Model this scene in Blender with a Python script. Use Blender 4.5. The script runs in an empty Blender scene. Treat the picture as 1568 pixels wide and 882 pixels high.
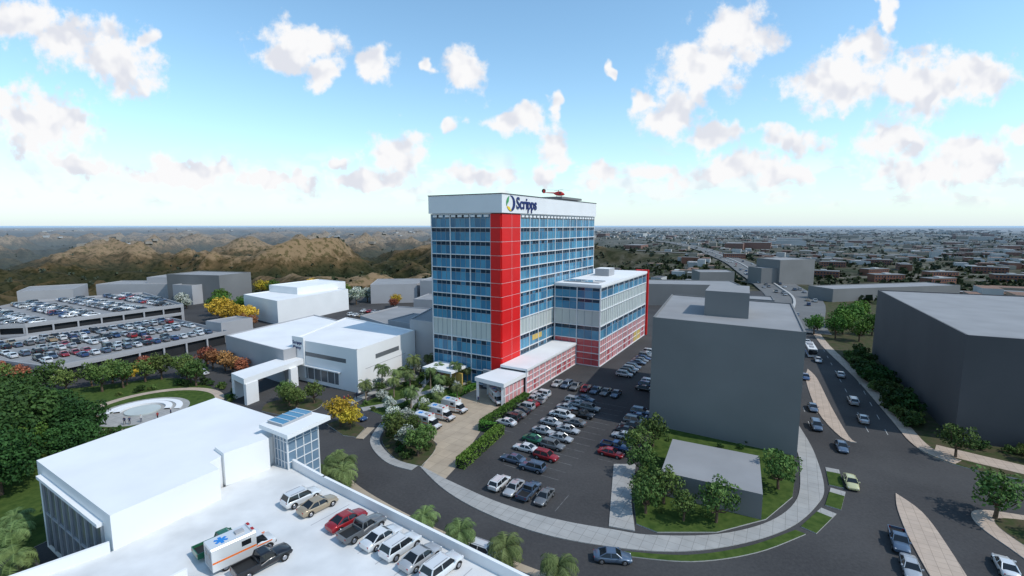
import bpy, math, random
from mathutils import Vector, noise, Matrix
random.seed(7)
R=random.random
U=random.uniform
SC=bpy.context.scene
COL=SC.collection
SUN_AZ=math.atan2(0.9,-0.42)
SUN_EL=math.radians(50)
pi=math.pi

# ------------------------------------------------------------------ materials
def newmat(name):
    m=bpy.data.materials.new(name); m.use_nodes=True
    nt=m.node_tree; b=nt.nodes['Principled BSDF']
    return m,nt,b
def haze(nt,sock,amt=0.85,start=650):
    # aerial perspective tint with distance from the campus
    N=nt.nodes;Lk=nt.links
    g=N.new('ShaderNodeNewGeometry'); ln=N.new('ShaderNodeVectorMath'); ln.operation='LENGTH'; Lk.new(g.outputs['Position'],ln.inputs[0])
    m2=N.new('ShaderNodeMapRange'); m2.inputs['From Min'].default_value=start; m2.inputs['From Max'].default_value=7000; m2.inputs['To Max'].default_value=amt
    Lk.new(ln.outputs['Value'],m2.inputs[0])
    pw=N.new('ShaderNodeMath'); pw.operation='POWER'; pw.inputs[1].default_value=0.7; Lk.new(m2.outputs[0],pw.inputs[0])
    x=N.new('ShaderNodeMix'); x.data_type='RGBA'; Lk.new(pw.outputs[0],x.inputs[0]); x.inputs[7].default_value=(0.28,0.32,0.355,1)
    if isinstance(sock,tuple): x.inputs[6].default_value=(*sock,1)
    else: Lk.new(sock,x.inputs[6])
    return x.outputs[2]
def mat(name,col,rough=0.8,var=0.15,scale=1.0,spec=0.3,metal=0.0,col2=None,bump=0.0,detail=4,coat=0.0,objcoord=False,hz=False):
    m,nt,b=newmat(name)
    b.inputs['Roughness'].default_value=rough
    b.inputs['Specular IOR Level'].default_value=spec
    b.inputs['Metallic'].default_value=metal
    if coat: b.inputs['Coat Weight'].default_value=coat; b.inputs['Coat Roughness'].default_value=0.05
    if var<=0 and col2 is None:
        b.inputs['Base Color'].default_value=(*col,1); return m
    g=nt.nodes.new('ShaderNodeNewGeometry')
    n=nt.nodes.new('ShaderNodeTexNoise'); n.inputs['Scale'].default_value=scale; n.inputs['Detail'].default_value=detail
    if objcoord:
        tc=nt.nodes.new('ShaderNodeTexCoord'); nt.links.new(tc.outputs['Object'],n.inputs['Vector'])
    else: nt.links.new(g.outputs['Position'],n.inputs['Vector'])
    mr=nt.nodes.new('ShaderNodeMapRange'); mr.inputs['From Min'].default_value=0.32; mr.inputs['From Max'].default_value=0.68
    nt.links.new(n.outputs['Fac'],mr.inputs['Value'])
    mx=nt.nodes.new('ShaderNodeMix'); mx.data_type='RGBA'
    c2=col2 if col2 else tuple(min(1,c*(1+var)) for c in col)
    c1=col if col2 else tuple(c*(1-var) for c in col)
    mx.inputs[6].default_value=(*c1,1); mx.inputs[7].default_value=(*c2,1)
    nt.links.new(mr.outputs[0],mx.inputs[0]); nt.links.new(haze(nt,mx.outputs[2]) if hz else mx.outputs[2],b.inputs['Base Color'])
    if bump>0:
        bp=nt.nodes.new('ShaderNodeBump'); bp.inputs['Strength'].default_value=bump; bp.inputs['Distance'].default_value=0.1
        nt.links.new(n.outputs['Fac'],bp.inputs['Height']); nt.links.new(bp.outputs[0],b.inputs['Normal'])
    return m
def asphalt_mat(name,c1,c2):
    m,nt,b=newmat(name); b.inputs['Roughness'].default_value=0.9; b.inputs['Specular IOR Level'].default_value=0.2
    g=nt.nodes.new('ShaderNodeNewGeometry')
    n1=nt.nodes.new('ShaderNodeTexNoise'); n1.inputs['Scale'].default_value=0.07; n1.inputs['Detail'].default_value=5
    n2=nt.nodes.new('ShaderNodeTexNoise'); n2.inputs['Scale'].default_value=2.2; n2.inputs['Detail'].default_value=4; n2.inputs['Roughness'].default_value=0.8
    nt.links.new(g.outputs['Position'],n1.inputs['Vector']); nt.links.new(g.outputs['Position'],n2.inputs['Vector'])
    a=nt.nodes.new('ShaderNodeMath'); a.operation='ADD'; nt.links.new(n1.outputs['Fac'],a.inputs[0]); nt.links.new(n2.outputs['Fac'],a.inputs[1])
    cr=nt.nodes.new('ShaderNodeValToRGB'); cr.color_ramp.elements[0].position=0.38; cr.color_ramp.elements[0].color=(*c1,1)
    cr.color_ramp.elements[1].position=0.62; cr.color_ramp.elements[1].color=(*c2,1)
    h=nt.nodes.new('ShaderNodeMath'); h.operation='MULTIPLY'; h.inputs[1].default_value=0.5; nt.links.new(a.outputs[0],h.inputs[0])
    nt.links.new(h.outputs[0],cr.inputs[0]); nt.links.new(cr.outputs[0],b.inputs['Base Color'])
    return m
def paving_mat(name,c1,c2,w=1.5,rot=0.52,mortar=0.6):
    m,nt,b=newmat(name); b.inputs['Roughness'].default_value=0.85; b.inputs['Specular IOR Level'].default_value=0.25
    g=nt.nodes.new('ShaderNodeNewGeometry'); mp=nt.nodes.new('ShaderNodeMapping'); mp.inputs['Rotation'].default_value=(0,0,rot)
    nt.links.new(g.outputs['Position'],mp.inputs['Vector'])
    br=nt.nodes.new('ShaderNodeTexBrick'); br.offset=0.0; br.inputs['Scale'].default_value=1.0
    br.inputs['Brick Width'].default_value=w; br.inputs['Row Height'].default_value=w; br.inputs['Mortar Size'].default_value=0.03
    br.inputs['Color1'].default_value=(*c1,1); br.inputs['Color2'].default_value=(*c2,1); br.inputs['Mortar'].default_value=(*[c*mortar for c in c1],1)
    nt.links.new(mp.outputs[0],br.inputs['Vector']); 
    n=nt.nodes.new('ShaderNodeTexNoise'); n.inputs['Scale'].default_value=0.5; n.inputs['Detail'].default_value=5; nt.links.new(g.outputs['Position'],n.inputs['Vector'])
    mr=nt.nodes.new('ShaderNodeMapRange'); mr.inputs['To Min'].default_value=0.75; mr.inputs['To Max'].default_value=1.2; nt.links.new(n.outputs['Fac'],mr.inputs[0])
    v=nt.nodes.new('ShaderNodeVectorMath'); v.operation='SCALE'; nt.links.new(br.outputs['Color'],v.inputs[0]); nt.links.new(mr.outputs[0],v.inputs['Scale'])
    nt.links.new(v.outputs[0],b.inputs['Base Color']); return m

M={}
M['asphalt']=asphalt_mat('asphalt',(0.042,0.041,0.042),(0.072,0.070,0.069))
M['freeway']=asphalt_mat('freeway_concrete',(0.12,0.12,0.12),(0.17,0.17,0.165))
M['concrete']=paving_mat('sidewalk_concrete',(0.36,0.35,0.33),(0.33,0.325,0.31))
M['tan']=paving_mat('tan_paving',(0.42,0.34,0.25),(0.38,0.31,0.23),2.5)
M['pinkpave']=paving_mat('pink_paving',(0.48,0.38,0.30),(0.44,0.35,0.28),1.2)
M['kerb']=mat('kerb_concrete',(0.4,0.39,0.37),0.85,0.1,2)
M['grass']=mat('grass',(0.035,0.066,0.014),0.95,0.3,0.9,0.1,col2=(0.07,0.105,0.024),bump=0.5,detail=6)
M['soil']=mat('planting_soil',(0.09,0.07,0.045),0.95,0.3,0.6,0.1,col2=(0.04,0.06,0.02),bump=0.5)
M['white']=mat('white_stucco',(0.75,0.75,0.745),0.7,0.03,0.15,0.3)
M['whiteroof']=mat('white_roof_membrane',(0.72,0.72,0.715),0.75,0.05,0.12,0.25,detail=7)
M['trim']=mat('white_trim',(0.68,0.68,0.68),0.6,0.03,1)
M['ltgray']=mat('light_grey_render',(0.36,0.36,0.37),0.8,0.05,0.12)
M['mull']=mat('aluminium_mullion',(0.3,0.34,0.38),0.5,0.05,0.12)
M['gray']=mat('grey_render',(0.18,0.18,0.178),0.8,0.1,0.06)
M['grayroof']=mat('grey_roof',(0.26,0.26,0.262),0.85,0.08,0.15,detail=7)
M['dkgray']=mat('dark_grey_render',(0.08,0.08,0.085),0.8,0.1,0.07)
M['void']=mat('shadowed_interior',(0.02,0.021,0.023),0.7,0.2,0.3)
M['deckconc']=mat('deck_concrete',(0.24,0.24,0.24),0.85,0.12,0.25)
def glass(name,c,rough=0.12,spec=0.4): return mat(name,c,rough,0.18,0.09,spec)
M['blue1']=glass('blue_glass_a',(0.06,0.21,0.34)); M['blue2']=glass('blue_glass_b',(0.085,0.27,0.40)); M['blue3']=glass('blue_glass_c',(0.05,0.17,0.28))
M['dark']=glass('vision_glass',(0.016,0.038,0.065),0.08,0.4)
M['pale']=mat('pale_panel',(0.46,0.5,0.48),0.5,0.06,0.2)
M['red']=mat('red_panel',(0.66,0.01,0.01),0.45,0.06,0.2,0.3)
M['redglass']=glass('red_glass',(0.5,0.1,0.11)); M['pink']=glass('pink_glass',(0.62,0.3,0.3),0.2)
M['yellow']=mat('yellow_panel',(0.6,0.42,0.12),0.5,0.05,0.3)
M['bluetext']=mat('sign_blue',(0.01,0.025,0.13),0.5,0,1)
M['lgreen']=mat('logo_green',(0.05,0.3,0.1),0.5,0,1)
M['lyel']=mat('logo_yellow',(0.8,0.55,0.02),0.5,0,1)
M['skyglass']=glass('entrance_glass',(0.16,0.24,0.32),0.06,0.6)
M['slate']=glass('slate_glass',(0.13,0.14,0.15),0.2)
M['bark']=mat('bark',(0.12,0.085,0.06),0.95,0.3,3,0.1,objcoord=True)
M['palmbark']=mat('palm_bark',(0.24,0.19,0.14),0.95,0.3,4,0.1,objcoord=True)
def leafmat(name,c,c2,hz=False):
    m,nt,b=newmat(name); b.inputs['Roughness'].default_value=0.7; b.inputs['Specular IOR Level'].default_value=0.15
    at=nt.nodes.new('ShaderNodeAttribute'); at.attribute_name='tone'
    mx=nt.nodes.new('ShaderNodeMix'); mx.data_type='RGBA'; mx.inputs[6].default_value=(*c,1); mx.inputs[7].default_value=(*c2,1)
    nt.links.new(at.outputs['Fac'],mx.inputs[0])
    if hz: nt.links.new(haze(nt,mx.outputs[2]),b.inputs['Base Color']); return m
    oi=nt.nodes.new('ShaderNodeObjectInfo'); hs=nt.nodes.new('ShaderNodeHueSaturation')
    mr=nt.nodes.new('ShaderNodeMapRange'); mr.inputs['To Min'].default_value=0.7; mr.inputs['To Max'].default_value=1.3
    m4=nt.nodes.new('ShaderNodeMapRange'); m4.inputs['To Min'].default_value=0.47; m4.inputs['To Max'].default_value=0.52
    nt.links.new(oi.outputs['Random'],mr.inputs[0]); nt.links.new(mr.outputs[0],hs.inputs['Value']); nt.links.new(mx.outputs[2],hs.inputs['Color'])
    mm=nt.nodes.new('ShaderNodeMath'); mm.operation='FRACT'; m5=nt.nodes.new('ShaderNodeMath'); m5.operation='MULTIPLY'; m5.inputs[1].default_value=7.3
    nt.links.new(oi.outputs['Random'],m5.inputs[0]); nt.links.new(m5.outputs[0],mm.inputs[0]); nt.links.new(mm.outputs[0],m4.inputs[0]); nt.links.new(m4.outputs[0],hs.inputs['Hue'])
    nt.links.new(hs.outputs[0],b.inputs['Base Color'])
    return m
M['leaf']=leafmat('leaf_green',(0.028,0.065,0.014),(0.13,0.19,0.05))
M['leafdk']=leafmat('leaf_dark',(0.012,0.036,0.010),(0.05,0.11,0.026))
M['leafbr']=leafmat('leaf_bright',(0.035,0.095,0.014),(0.12,0.23,0.04))
M['leafyel']=leafmat('leaf_yellow',(0.33,0.22,0.02),(0.68,0.52,0.06))
M['leafor']=leafmat('leaf_orange',(0.18,0.07,0.025),(0.40,0.19,0.08))
M['leafwh']=leafmat('leaf_blossom',(0.07,0.13,0.05),(0.6,0.62,0.55))
M['frond']=leafmat('palm_frond',(0.055,0.09,0.025),(0.17,0.22,0.08))
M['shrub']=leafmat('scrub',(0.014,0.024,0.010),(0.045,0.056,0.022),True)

# ------------------------------------------------------------------ mesh builder
class MB:
    def __init__(s): s.v=[]; s.f=[]; s.m=[]; s.mats=[]; s.t=[]; s.sm=[]
    def mi(s,k):
        if k not in s.mats: s.mats.append(k)
        return s.mats.index(k)
    def face(s,pts,k,tone=0.5,sm=False):
        i=len(s.v); s.v+= [tuple(p) for p in pts]; s.f.append(tuple(range(i,i+len(pts)))); s.m.append(s.mi(k)); s.t.append(tone); s.sm.append(sm)
    def prism(s,poly,z0,z1,side,top=None,bottom=False):
        n=len(poly)
        area=sum(poly[i][0]*poly[(i+1)%n][1]-poly[(i+1)%n][0]*poly[i][1] for i in range(n))
        if area<0: poly=poly[::-1]
        for i in range(n):
            a=poly[i]; b=poly[(i+1)%n]
            s.face([(a[0],a[1],z0),(b[0],b[1],z0),(b[0],b[1],z1),(a[0],a[1],z1)],side)
        s.face([(p[0],p[1],z1) for p in poly],top or side)
        if bottom: s.face([(p[0],p[1],z0) for p in poly[::-1]],side)
    def obox(s,P0,d,n,s0,s1,o0,o1,z0,z1,k):
        pts=[]
        for z in (z0,z1):
            for (a,b) in ((s0,o0),(s1,o0),(s1,o1),(s0,o1)):
                pts.append((P0[0]+d[0]*a+n[0]*b,P0[1]+d[1]*a+n[1]*b,z))
        i=len(s.v); s.v+=pts
        for q in ((0,1,2,3),(4,7,6,5),(0,4,5,1),(1,5,6,2),(2,6,7,3),(3,7,4,0)):
            s.f.append(tuple(i+j for j in q)); s.m.append(s.mi(k)); s.t.append(0.5); s.sm.append(False)
    def box(s,x0,x1,y0,y1,z0,z1,k): s.obox((0,0),(1,0),(0,1),x0,x1,y0,y1,z0,z1,k)
    def cyl(s,p0,p1,r0,r1,k,n=8,caps=True):
        p0=Vector(p0);p1=Vector(p1);d=(p1-p0).normalized()
        a=d.orthogonal().normalized(); b=d.cross(a)
        A=[p0+(a*math.cos(2*math.pi*i/n)+b*math.sin(2*math.pi*i/n))*r0 for i in range(n)]
        B=[p1+(a*math.cos(2*math.pi*i/n)+b*math.sin(2*math.pi*i/n))*r1 for i in range(n)]
        for i in range(n):
            j=(i+1)%n; s.face([A[i],A[j],B[j],B[i]],k,0.5,True)
        if caps: s.face(A[::-1],k); s.face(B,k)
    def mesh(s,name):
        me=bpy.data.meshes.new(name); me.from_pydata(s.v,[],s.f)
        for k in s.mats: me.materials.append(M[k])
        me.polygons.foreach_set('material_index',s.m)
        me.polygons.foreach_set('use_smooth',s.sm)
        at=me.attributes.new('tone','FLOAT','FACE'); at.data.foreach_set('value',s.t)
        me.update(); return me
    def obj(s,name,parent=None):
        o=bpy.data.objects.new(name,s.mesh(name)); COL.objects.link(o)
        if parent: o.parent=parent
        return o
def empty(name):
    e=bpy.data.objects.new(name,None); COL.objects.link(e); return e
def place(me,name,x,y,z=0,ang=0,sc=1.0):
    o=bpy.data.objects.new(name,me); COL.objects.link(o); o.location=(x,y,z); o.rotation_euler=(0,0,ang); 
    o.scale=(sc,sc,sc) if not isinstance(sc,tuple) else sc
    return o
def group(name,parts):
    e=empty(name)
    for k,mb in parts.items():
        if mb.f: mb.obj(k,e)
    return e
def sstep(a,b,x):
    t=max(0,min(1,(x-a)/(b-a))); return t*t*(3-2*t)
def smooth(pts,n=6):
    out=[]
    P=[pts[0]]+list(pts)+[pts[-1]]
    for i in range(1,len(P)-2):
        for t in range(n):
            t/=n
            q=[]
            for c in (0,1):
                p0,p1,p2,p3=P[i-1][c],P[i][c],P[i+1][c],P[i+2][c]
                q.append(0.5*((2*p1)+(-p0+p2)*t+(2*p0-5*p1+4*p2-p3)*t*t+(-p0+3*p1-3*p2+p3)*t**3))
            out.append(tuple(q))
    out.append(pts[-1]); return out

A=(0.5,0.866); B=(-0.866,0.5); NA=(-0.5,-0.866); NB=(0.866,-0.5); O=(-2.7,122.7)
def T(s,w): return (O[0]+A[0]*s+B[0]*w, O[1]+A[1]*s+B[1]*w)

# ------------------------------------------------------------------ terrain
fw=smooth([(110,190),(123,215),(159,273),(185,339),(218,438),(257,556),(297,706),(346,909),(386,1180),(395,1519),(370,2100)],5)
ramp_=smooth([(300,700),(262,760),(205,840),(140,980),(80,1200)],5)
def dline(x,y,P):
    best=1e9
    for i in range(len(P)-1):
        ax,ay=P[i];bx,by=P[i+1];dx=bx-ax;dy=by-ay
        t=max(0,min(1,((x-ax)*dx+(y-ay)*dy)/(dx*dx+dy*dy)))
        d=math.hypot(x-ax-dx*t,y-ay-dy*t)
        if d<best: best=d
    return best
def ridges(x,y):
    wx=x+60*noise.noise(Vector((x/200,y/200,7))); wy=y+60*noise.noise(Vector((x/200,y/200,17)))
    a=1-min(1,abs(noise.noise(Vector((wx/420,wy/420,0.3))))*2.8)
    b=1-min(1,abs(noise.noise(Vector((wx/190,wy/190,3.3))))*2.6)
    c=1-min(1,abs(noise.noise(Vector((wx/75,wy/75,6.3))))*2.4)
    d=1-min(1,abs(noise.noise(Vector((wx/28,wy/28,9.3))))*2.4)
    return a,b,c,d
def hfull(x,y):
    r=math.hypot(x,y); az=math.degrees(math.atan2(x,y))
    k=sstep(322,380,r)
    if k==0: return -0.06,.3
    L=sstep(11,0,az) if az>-150 else 0
    hl=0; rd=.4
    if L>0:
        a,b,c,d=ridges(x,y)
        n2=noise.noise(Vector((x/1500,y/1500,4)))
        rd=.36*a+.36*b+.20*c*(.4+.6*b)+.08*d
        fa=sstep(1300,4500,r)
        amp=92*(1-0.72*fa)
        hl=-62*(1-.72*fa)+amp*rd+14*n2+10*sstep(1500,4000,r)
        near=sstep(360,560,r)
        hl=hl*(.45+.55*near)
        if hl>24: hl=24+(hl-24)*.35
    hr=0
    if L<1:
        hr=7*noise.fractal(Vector((x/600,y/600,9)),1,2,3)-3
        cz=sstep(3,8,az)*sstep(19,12,az)*sstep(420,600,r)*sstep(1700,1100,r)
        if cz>0:
            a,b,c,d=ridges(x,y); hr+=cz*40*(.45*a+.35*b+.2*c-.5)
        if 8<az<32 and r<2200:
            f=sstep(18,70,min(dline(x,y,fw),dline(x,y,ramp_)) if r>600 else dline(x,y,fw)); hr=hr*f-1.0*(1-f)
    far=sstep(6000,16000,r)
    h=(hl*L+hr*(1-L))*k
    return h*(1-far)+(-4)*far-0.06, rd
def height(x,y): return hfull(x,y)[0]
def terrain():
    azs=[]; a=-180.0
    while a<180:
        azs.append(a)
        a+= 0.25 if -56<=a<56 else 4.0
    rs=[0.0,120,240,312]; r=322.0
    while r<60000:
        rs.append(r); r*=1.0095 if r<2500 else (1.02 if r<7000 else 1.08)
    vs=[];fs=[];rd=[]
    n=len(azs)
    for r in rs:
        for a in azs:
            x=r*math.sin(math.radians(a)); y=r*math.cos(math.radians(a))
            h,q=hfull(x,y); vs.append((x,y,h)); rd.append(q)
    for i in range(len(rs)-1):
        for j in range(n):
            k=(j+1)%n
            fs.append((i*n+j,(i+1)*n+j,(i+1)*n+k,i*n+k))
    me=bpy.data.meshes.new('ground_terrain'); me.from_pydata(vs,[],fs)
    me.polygons.foreach_set('use_smooth',[True]*len(fs))
    at=me.attributes.new('ridge','FLOAT','POINT'); at.data.foreach_set('value',rd)
    me.update()
    if me.polygons[n*10].normal.z<0: me.flip_normals()
    o=bpy.data.objects.new('ground_terrain',me); COL.objects.link(o)
    m,nt,b=newmat('terrain'); b.inputs['Roughness'].default_value=0.95; b.inputs['Specular IOR Level'].default_value=0.1
    N=nt.nodes; Lk=nt.links
    g=N.new('ShaderNodeNewGeometry')
    def nz(sc,det=5,ro=0.6):
        q=N.new('ShaderNodeTexNoise'); q.inputs['Scale'].default_value=sc; q.inputs['Detail'].default_value=det; q.inputs['Roughness'].default_value=ro
        Lk.new(g.outputs['Position'],q.inputs['Vector']); return q.outputs['Fac']
    def ramp(f,els):
        c=N.new('ShaderNodeValToRGB'); e=c.color_ramp.elements
        while len(e)<len(els): e.new(0.5)
        for i,(p,cc) in enumerate(els): e[i].position=p; e[i].color=(*cc,1)
        Lk.new(f,c.inputs[0]); return c.outputs[0]
    def mix(f,a,b2,mode='MIX'):
        x=N.new('ShaderNodeMix'); x.data_type='RGBA'; x.blend_type=mode
        if hasattr(f,'type') : Lk.new(f,x.inputs[0])
        else: x.inputs[0].default_value=f
        for i,c in ((6,a),(7,b2)):
            if isinstance(c,tuple): x.inputs[i].default_value=(*c,1)
            else: Lk.new(c,x.inputs[i])
        return x.outputs[2]
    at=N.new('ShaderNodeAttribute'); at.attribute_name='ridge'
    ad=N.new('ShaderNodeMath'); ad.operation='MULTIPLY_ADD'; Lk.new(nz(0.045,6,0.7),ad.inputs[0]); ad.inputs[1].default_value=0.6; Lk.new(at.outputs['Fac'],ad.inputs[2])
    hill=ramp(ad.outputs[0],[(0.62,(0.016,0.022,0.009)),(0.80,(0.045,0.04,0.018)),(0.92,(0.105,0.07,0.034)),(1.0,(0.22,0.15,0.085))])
    scrub=ramp(nz(0.16,3,0.7),[(0.5,(1,1,1)),(0.58,(0.3,0.38,0.25))])
    hill=mix(0.75,hill,scrub,'MULTIPLY')
    city=ramp(nz(0.012,7,0.7),[(0.38,(0.035,0.045,0.022)),(0.48,(0.075,0.07,0.045)),(0.55,(0.12,0.11,0.085)),(0.66,(0.22,0.205,0.18))])
    city2=ramp(nz(0.07,4,0.7),[(0.45,(1,1,1)),(0.58,(0.3,0.36,0.27))])
    city=mix(0.75,city,city2,'MULTIPLY')
    sep=N.new('ShaderNodeSeparateXYZ'); Lk.new(g.outputs['Position'],sep.inputs[0])
    dv=N.new('ShaderNodeMath'); dv.operation='ARCTAN2'; Lk.new(sep.outputs[0],dv.inputs[0]); Lk.new(sep.outputs[1],dv.inputs[1])
    mr=N.new('ShaderNodeMapRange'); mr.inputs['From Min'].default_value=0.05; mr.inputs['From Max'].default_value=0.3; Lk.new(dv.outputs[0],mr.inputs[0])
    base=mix(mr.outputs[0],hill,city)
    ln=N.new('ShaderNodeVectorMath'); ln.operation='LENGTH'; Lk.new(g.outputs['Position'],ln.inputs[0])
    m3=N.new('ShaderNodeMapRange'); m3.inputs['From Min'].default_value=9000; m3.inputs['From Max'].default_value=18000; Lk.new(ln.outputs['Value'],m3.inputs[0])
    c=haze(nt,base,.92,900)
    c=mix(m3.outputs[0],c,(0.36,0.48,0.58))  # blue horizon haze painted into the colour of the farthest terrain
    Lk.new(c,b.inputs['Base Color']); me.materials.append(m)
terrain()

# ------------------------------------------------------------------ flat sheets and kerbed areas
def sheet(name,poly,z,k):
    mb=MB(); n=len(poly)
    ar=sum(poly[i][0]*poly[(i+1)%n][1]-poly[(i+1)%n][0]*poly[i][1] for i in range(n))
    if ar<0: poly=poly[::-1]
    mb.face([(p[0],p[1],z) for p in poly],k); return mb.obj(name)
def raised(name,poly,k,z=0.12,side='kerb'):
    mb=MB(); mb.prism(poly,-0.02,z,side,k); return mb.obj(name)
def strip(name,pts,w,z,k,fn=None,side=None):
    mb=MB(); L=[];Rr=[]
    for i,p in enumerate(pts):
        a=Vector(pts[max(0,i-1)]); b=Vector(pts[min(len(pts)-1,i+1)]); d=(b-a).normalized(); n=Vector((-d.y,d.x))
        ww=w if not isinstance(w,(list,tuple)) else w[i]
        q=Vector(p); l=q+n*ww/2; r=q-n*ww/2
        zz=z+(fn(p[0],p[1]) if fn else 0)
        L.append((l.x,l.y,zz)); Rr.append((r.x,r.y,zz))
    for i in range(len(pts)-1): 
        mb.face([Rr[i],Rr[i+1],L[i+1],L[i]],k)
        if side:
            for q in (L,Rr): mb.face([q[i],q[i+1],(q[i+1][0],q[i+1][1],q[i+1][2]-z-.02),(q[i][0],q[i][1],q[i][2]-z-.02)],side)
    return mb.obj(name)

sheet('asphalt_ground',[(-300,-60),(150,-60),(215,60),(240,270),(190,315),(120,310),(-60,315),(-200,250),(-290,180)],0.0,'asphalt')
outer=smooth([(-16.6,81.9),(-10.9,73.7),(-4.2,67.4),(4.1,62.3),(14.2,59.3),(22.5,58.7),(31,60.4),(39,63.8),(45.9,69.1),(50.6,74.7),(56.6,87.4),(60.8,99.6)])
inner=smooth([(-11.3,77.1),(-2.4,70.2),(6.2,65.7),(14.1,63.2),(19.2,62.0),(28.2,62.2),(36.9,65.2),(44,70.9),(49.8,80),(53.5,87.4),(57.8,100)])
raised('sidewalk',outer+inner[::-1],'concrete',0.12)
verge=smooth([(14.6,58.6),(22.5,57.9),(31,59.6),(39.3,63.1)])
verge2=smooth([(14.6,57.7),(22.8,56.7),(31.6,58.4),(40.2,62.2)])
raised('grass_verge',verge+verge2[::-1],'grass',0.14)
for a,b in (((40.5,63.9),(45,67.5)),((47.3,69.2),(50.3,72.9)),((51.6,75),(54,79.5))):
    d=Vector((b[0]-a[0],b[1]-a[1])).normalized(); n=Vector((d.y,-d.x))*2.0
    raised('grass_verge',[a,b,(b[0]+n.x,b[1]+n.y),(a[0]+n.x,a[1]+n.y)],'grass',0.14)
    raised('sidewalk',[(b[0],b[1]),(b[0]+d.x*1.6,b[1]+d.y*1.6),(b[0]+n.x+d.x*1.6,b[1]+n.y+d.y*1.6),(b[0]+n.x,b[1]+n.y)],'concrete',0.12)
isl=[(27.3,91),(22.3,81),(18.6,70),(17.6,64.5),(20,62.6),(28.2,62.6),(36.5,65.6),(43.6,71.4),(49.2,80.2),(52.9,87.6),(47,92),(29,100)]
raised('island_lawn',isl,'grass',0.16)
raised('sidewalk',[(18.0,82),(13.6,64.0),(17.0,62.9),(18.2,70),(21.9,82)],'concrete',0.13)
drv=[(-9,123),(4,118.5),(-3.2,104),(-6.2,97.5),(-9.6,81.6),(-11.2,76.9),(-15.8,80.5),(-14.4,90.2),(-19.7,97.9),(-16,113)]
sheet('ambulance_drive_paving',drv,0.004,'tan')
raised('planting_island',smooth([(-15.9,81.2),(-21,84),(-25.5,91.6),(-25.5,98.8),(-20,96.8),(-14.6,89.5),(-15.9,81.2)],5)[:-1],'soil',0.14)
strip('sidewalk',smooth([(-16.9,80.6),(-22,83.6),(-26.9,91.4),(-27.2,100)]),1.8,0.12,'concrete',None,'kerb')
grn=[(-36,110),(-31.5,121),(-25,133.5),(-12,131),(-10,122.5),(-16.6,112),(-20.6,101.8),(-27,103)]
raised('front_garden_lawn',grn,'grass',0.14)
strip('garden_path',smooth([(-34.5,108),(-28,112),(-22,119),(-17,124),(-12,127)]),2.2,0.16,'concrete',None,'kerb')
strip('garden_path',smooth([(-26,103.5),(-23.5,111),(-24,120),(-23,131)]),1.8,0.165,'concrete',None,'kerb')
strip('sidewalk',smooth([(-39,112),(-34,122),(-27.5,134.5)]),2.5,0.12,'concrete',None,'kerb')
raised('planting_island',[(-39.4,99.6),(-36.5,103.4),(-30.6,97.4),(-31.0,93.1),(-34,94)],'soil',0.14)
strip('sidewalk',[(-30.2,92.4),(-29.5,97.8)],1.6,0.12,'tan',None,'kerb')
raised('entrance_island',smooth([(-57,107),(-50,104.5),(-45,108),(-46,114),(-53,116),(-58,112),(-57,107)],4)[:-1],'soil',0.14)
raised('park_lawn',smooth([(-60,66),(-54.5,88),(-66,99),(-70,106),(-73,117),(-83,127),(-97,131),(-116,122),(-150,118),(-160,90),(-110,40),(-72,48),(-60,66)],4)[:-1],'grass',0.1)
def ring(name,c,r0,r1,z,k,n=40,a0=0,a1=360,sx=1.0):
    mb=MB()
    for i in range(n):
        t0=math.radians(a0+(a1-a0)*i/n); t1=math.radians(a0+(a1-a0)*(i+1)/n)
        f=lambda r,t,zz:(c[0]+math.cos(t)*r*sx,c[1]+math.sin(t)*r,zz)
        mb.face([f(r0,t0,z),f(r1,t0,z),f(r1,t1,z),f(r0,t1,z)],k)
        mb.face([f(r1,t0,0.05),f(r1,t1,0.05),f(r1,t1,z),f(r1,t0,z)],k)
        if r0>0: mb.face([f(r0,t0,0.05),f(r0,t1,0.05),f(r0,t1,z),f(r0,t0,z)],k)
    return mb.obj(name)
ring('plaza_paving',(-84,107),0,9,0.13,'concrete')
ring('plaza_ring_path',(-83,109),12.2,14.2,0.125,'pinkpave',60)
for i,(r,z) in enumerate(((7.6,0.3),(5.6,0.5))):
    ring('plaza_terrace_step',(-84,107),r-1.3,r,z,'white',40,10,200)
ring('plaza_fountain_pool',(-84,107),0,3.4,0.4,'pale')
strip('park_path',smooth([(-71,106),(-66,103),(-60,100),(-57,94)]),2.0,0.125,'pinkpave')
rk=smooth([(100,70),(90,74),(80.5,79.5),(77,84.5),(77.5,90),(82,100.5),(95,131),(109,168),(130,215),(158,286),(168,312)],4)
raised('right_block_pavement',rk+[(235,290),(230,60),(150,50)],'soil',0.12)
strip('sidewalk',[(p[0]+1.4,p[1]+0.6) for p in rk[10:]],2.6,0.145,'pinkpave')
strip('sidewalk',[(101,74.2),(90.5,78),(84,84),(80,88)],4.5,0.15,'pinkpave')
raised('left_kerb_pavement',smooth([(57.9,100),(60.8,99.6),(72,125),(90,170),(112,220),(140,286),(150,312)],4)+[(145,312),(134,286),(104,220),(82,170),(66,130),(56.5,101)],'concrete',0.12)
raised('road_median',smooth([(87,140),(84.2,131),(74.5,110),(67.4,93.5),(67.1,90.8),(65.6,93.2),(69.5,107),(80,129),(87,140)],4)[:-1],'pinkpave',0.15)
raised('road_median',smooth([(60.5,72.5),(60.4,67.4),(57.5,60),(52.4,50),(49.2,50.5),(53,60),(57.3,68),(60.5,72.5)],4)[:-1],'pinkpave',0.15)
raised('corner_pavement',smooth([(76,66),(69.5,68),(66.3,65.6),(65.2,60),(66,52),(76,40)],5)+[(120,40),(120,60)],'pinkpave',0.12)
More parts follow.
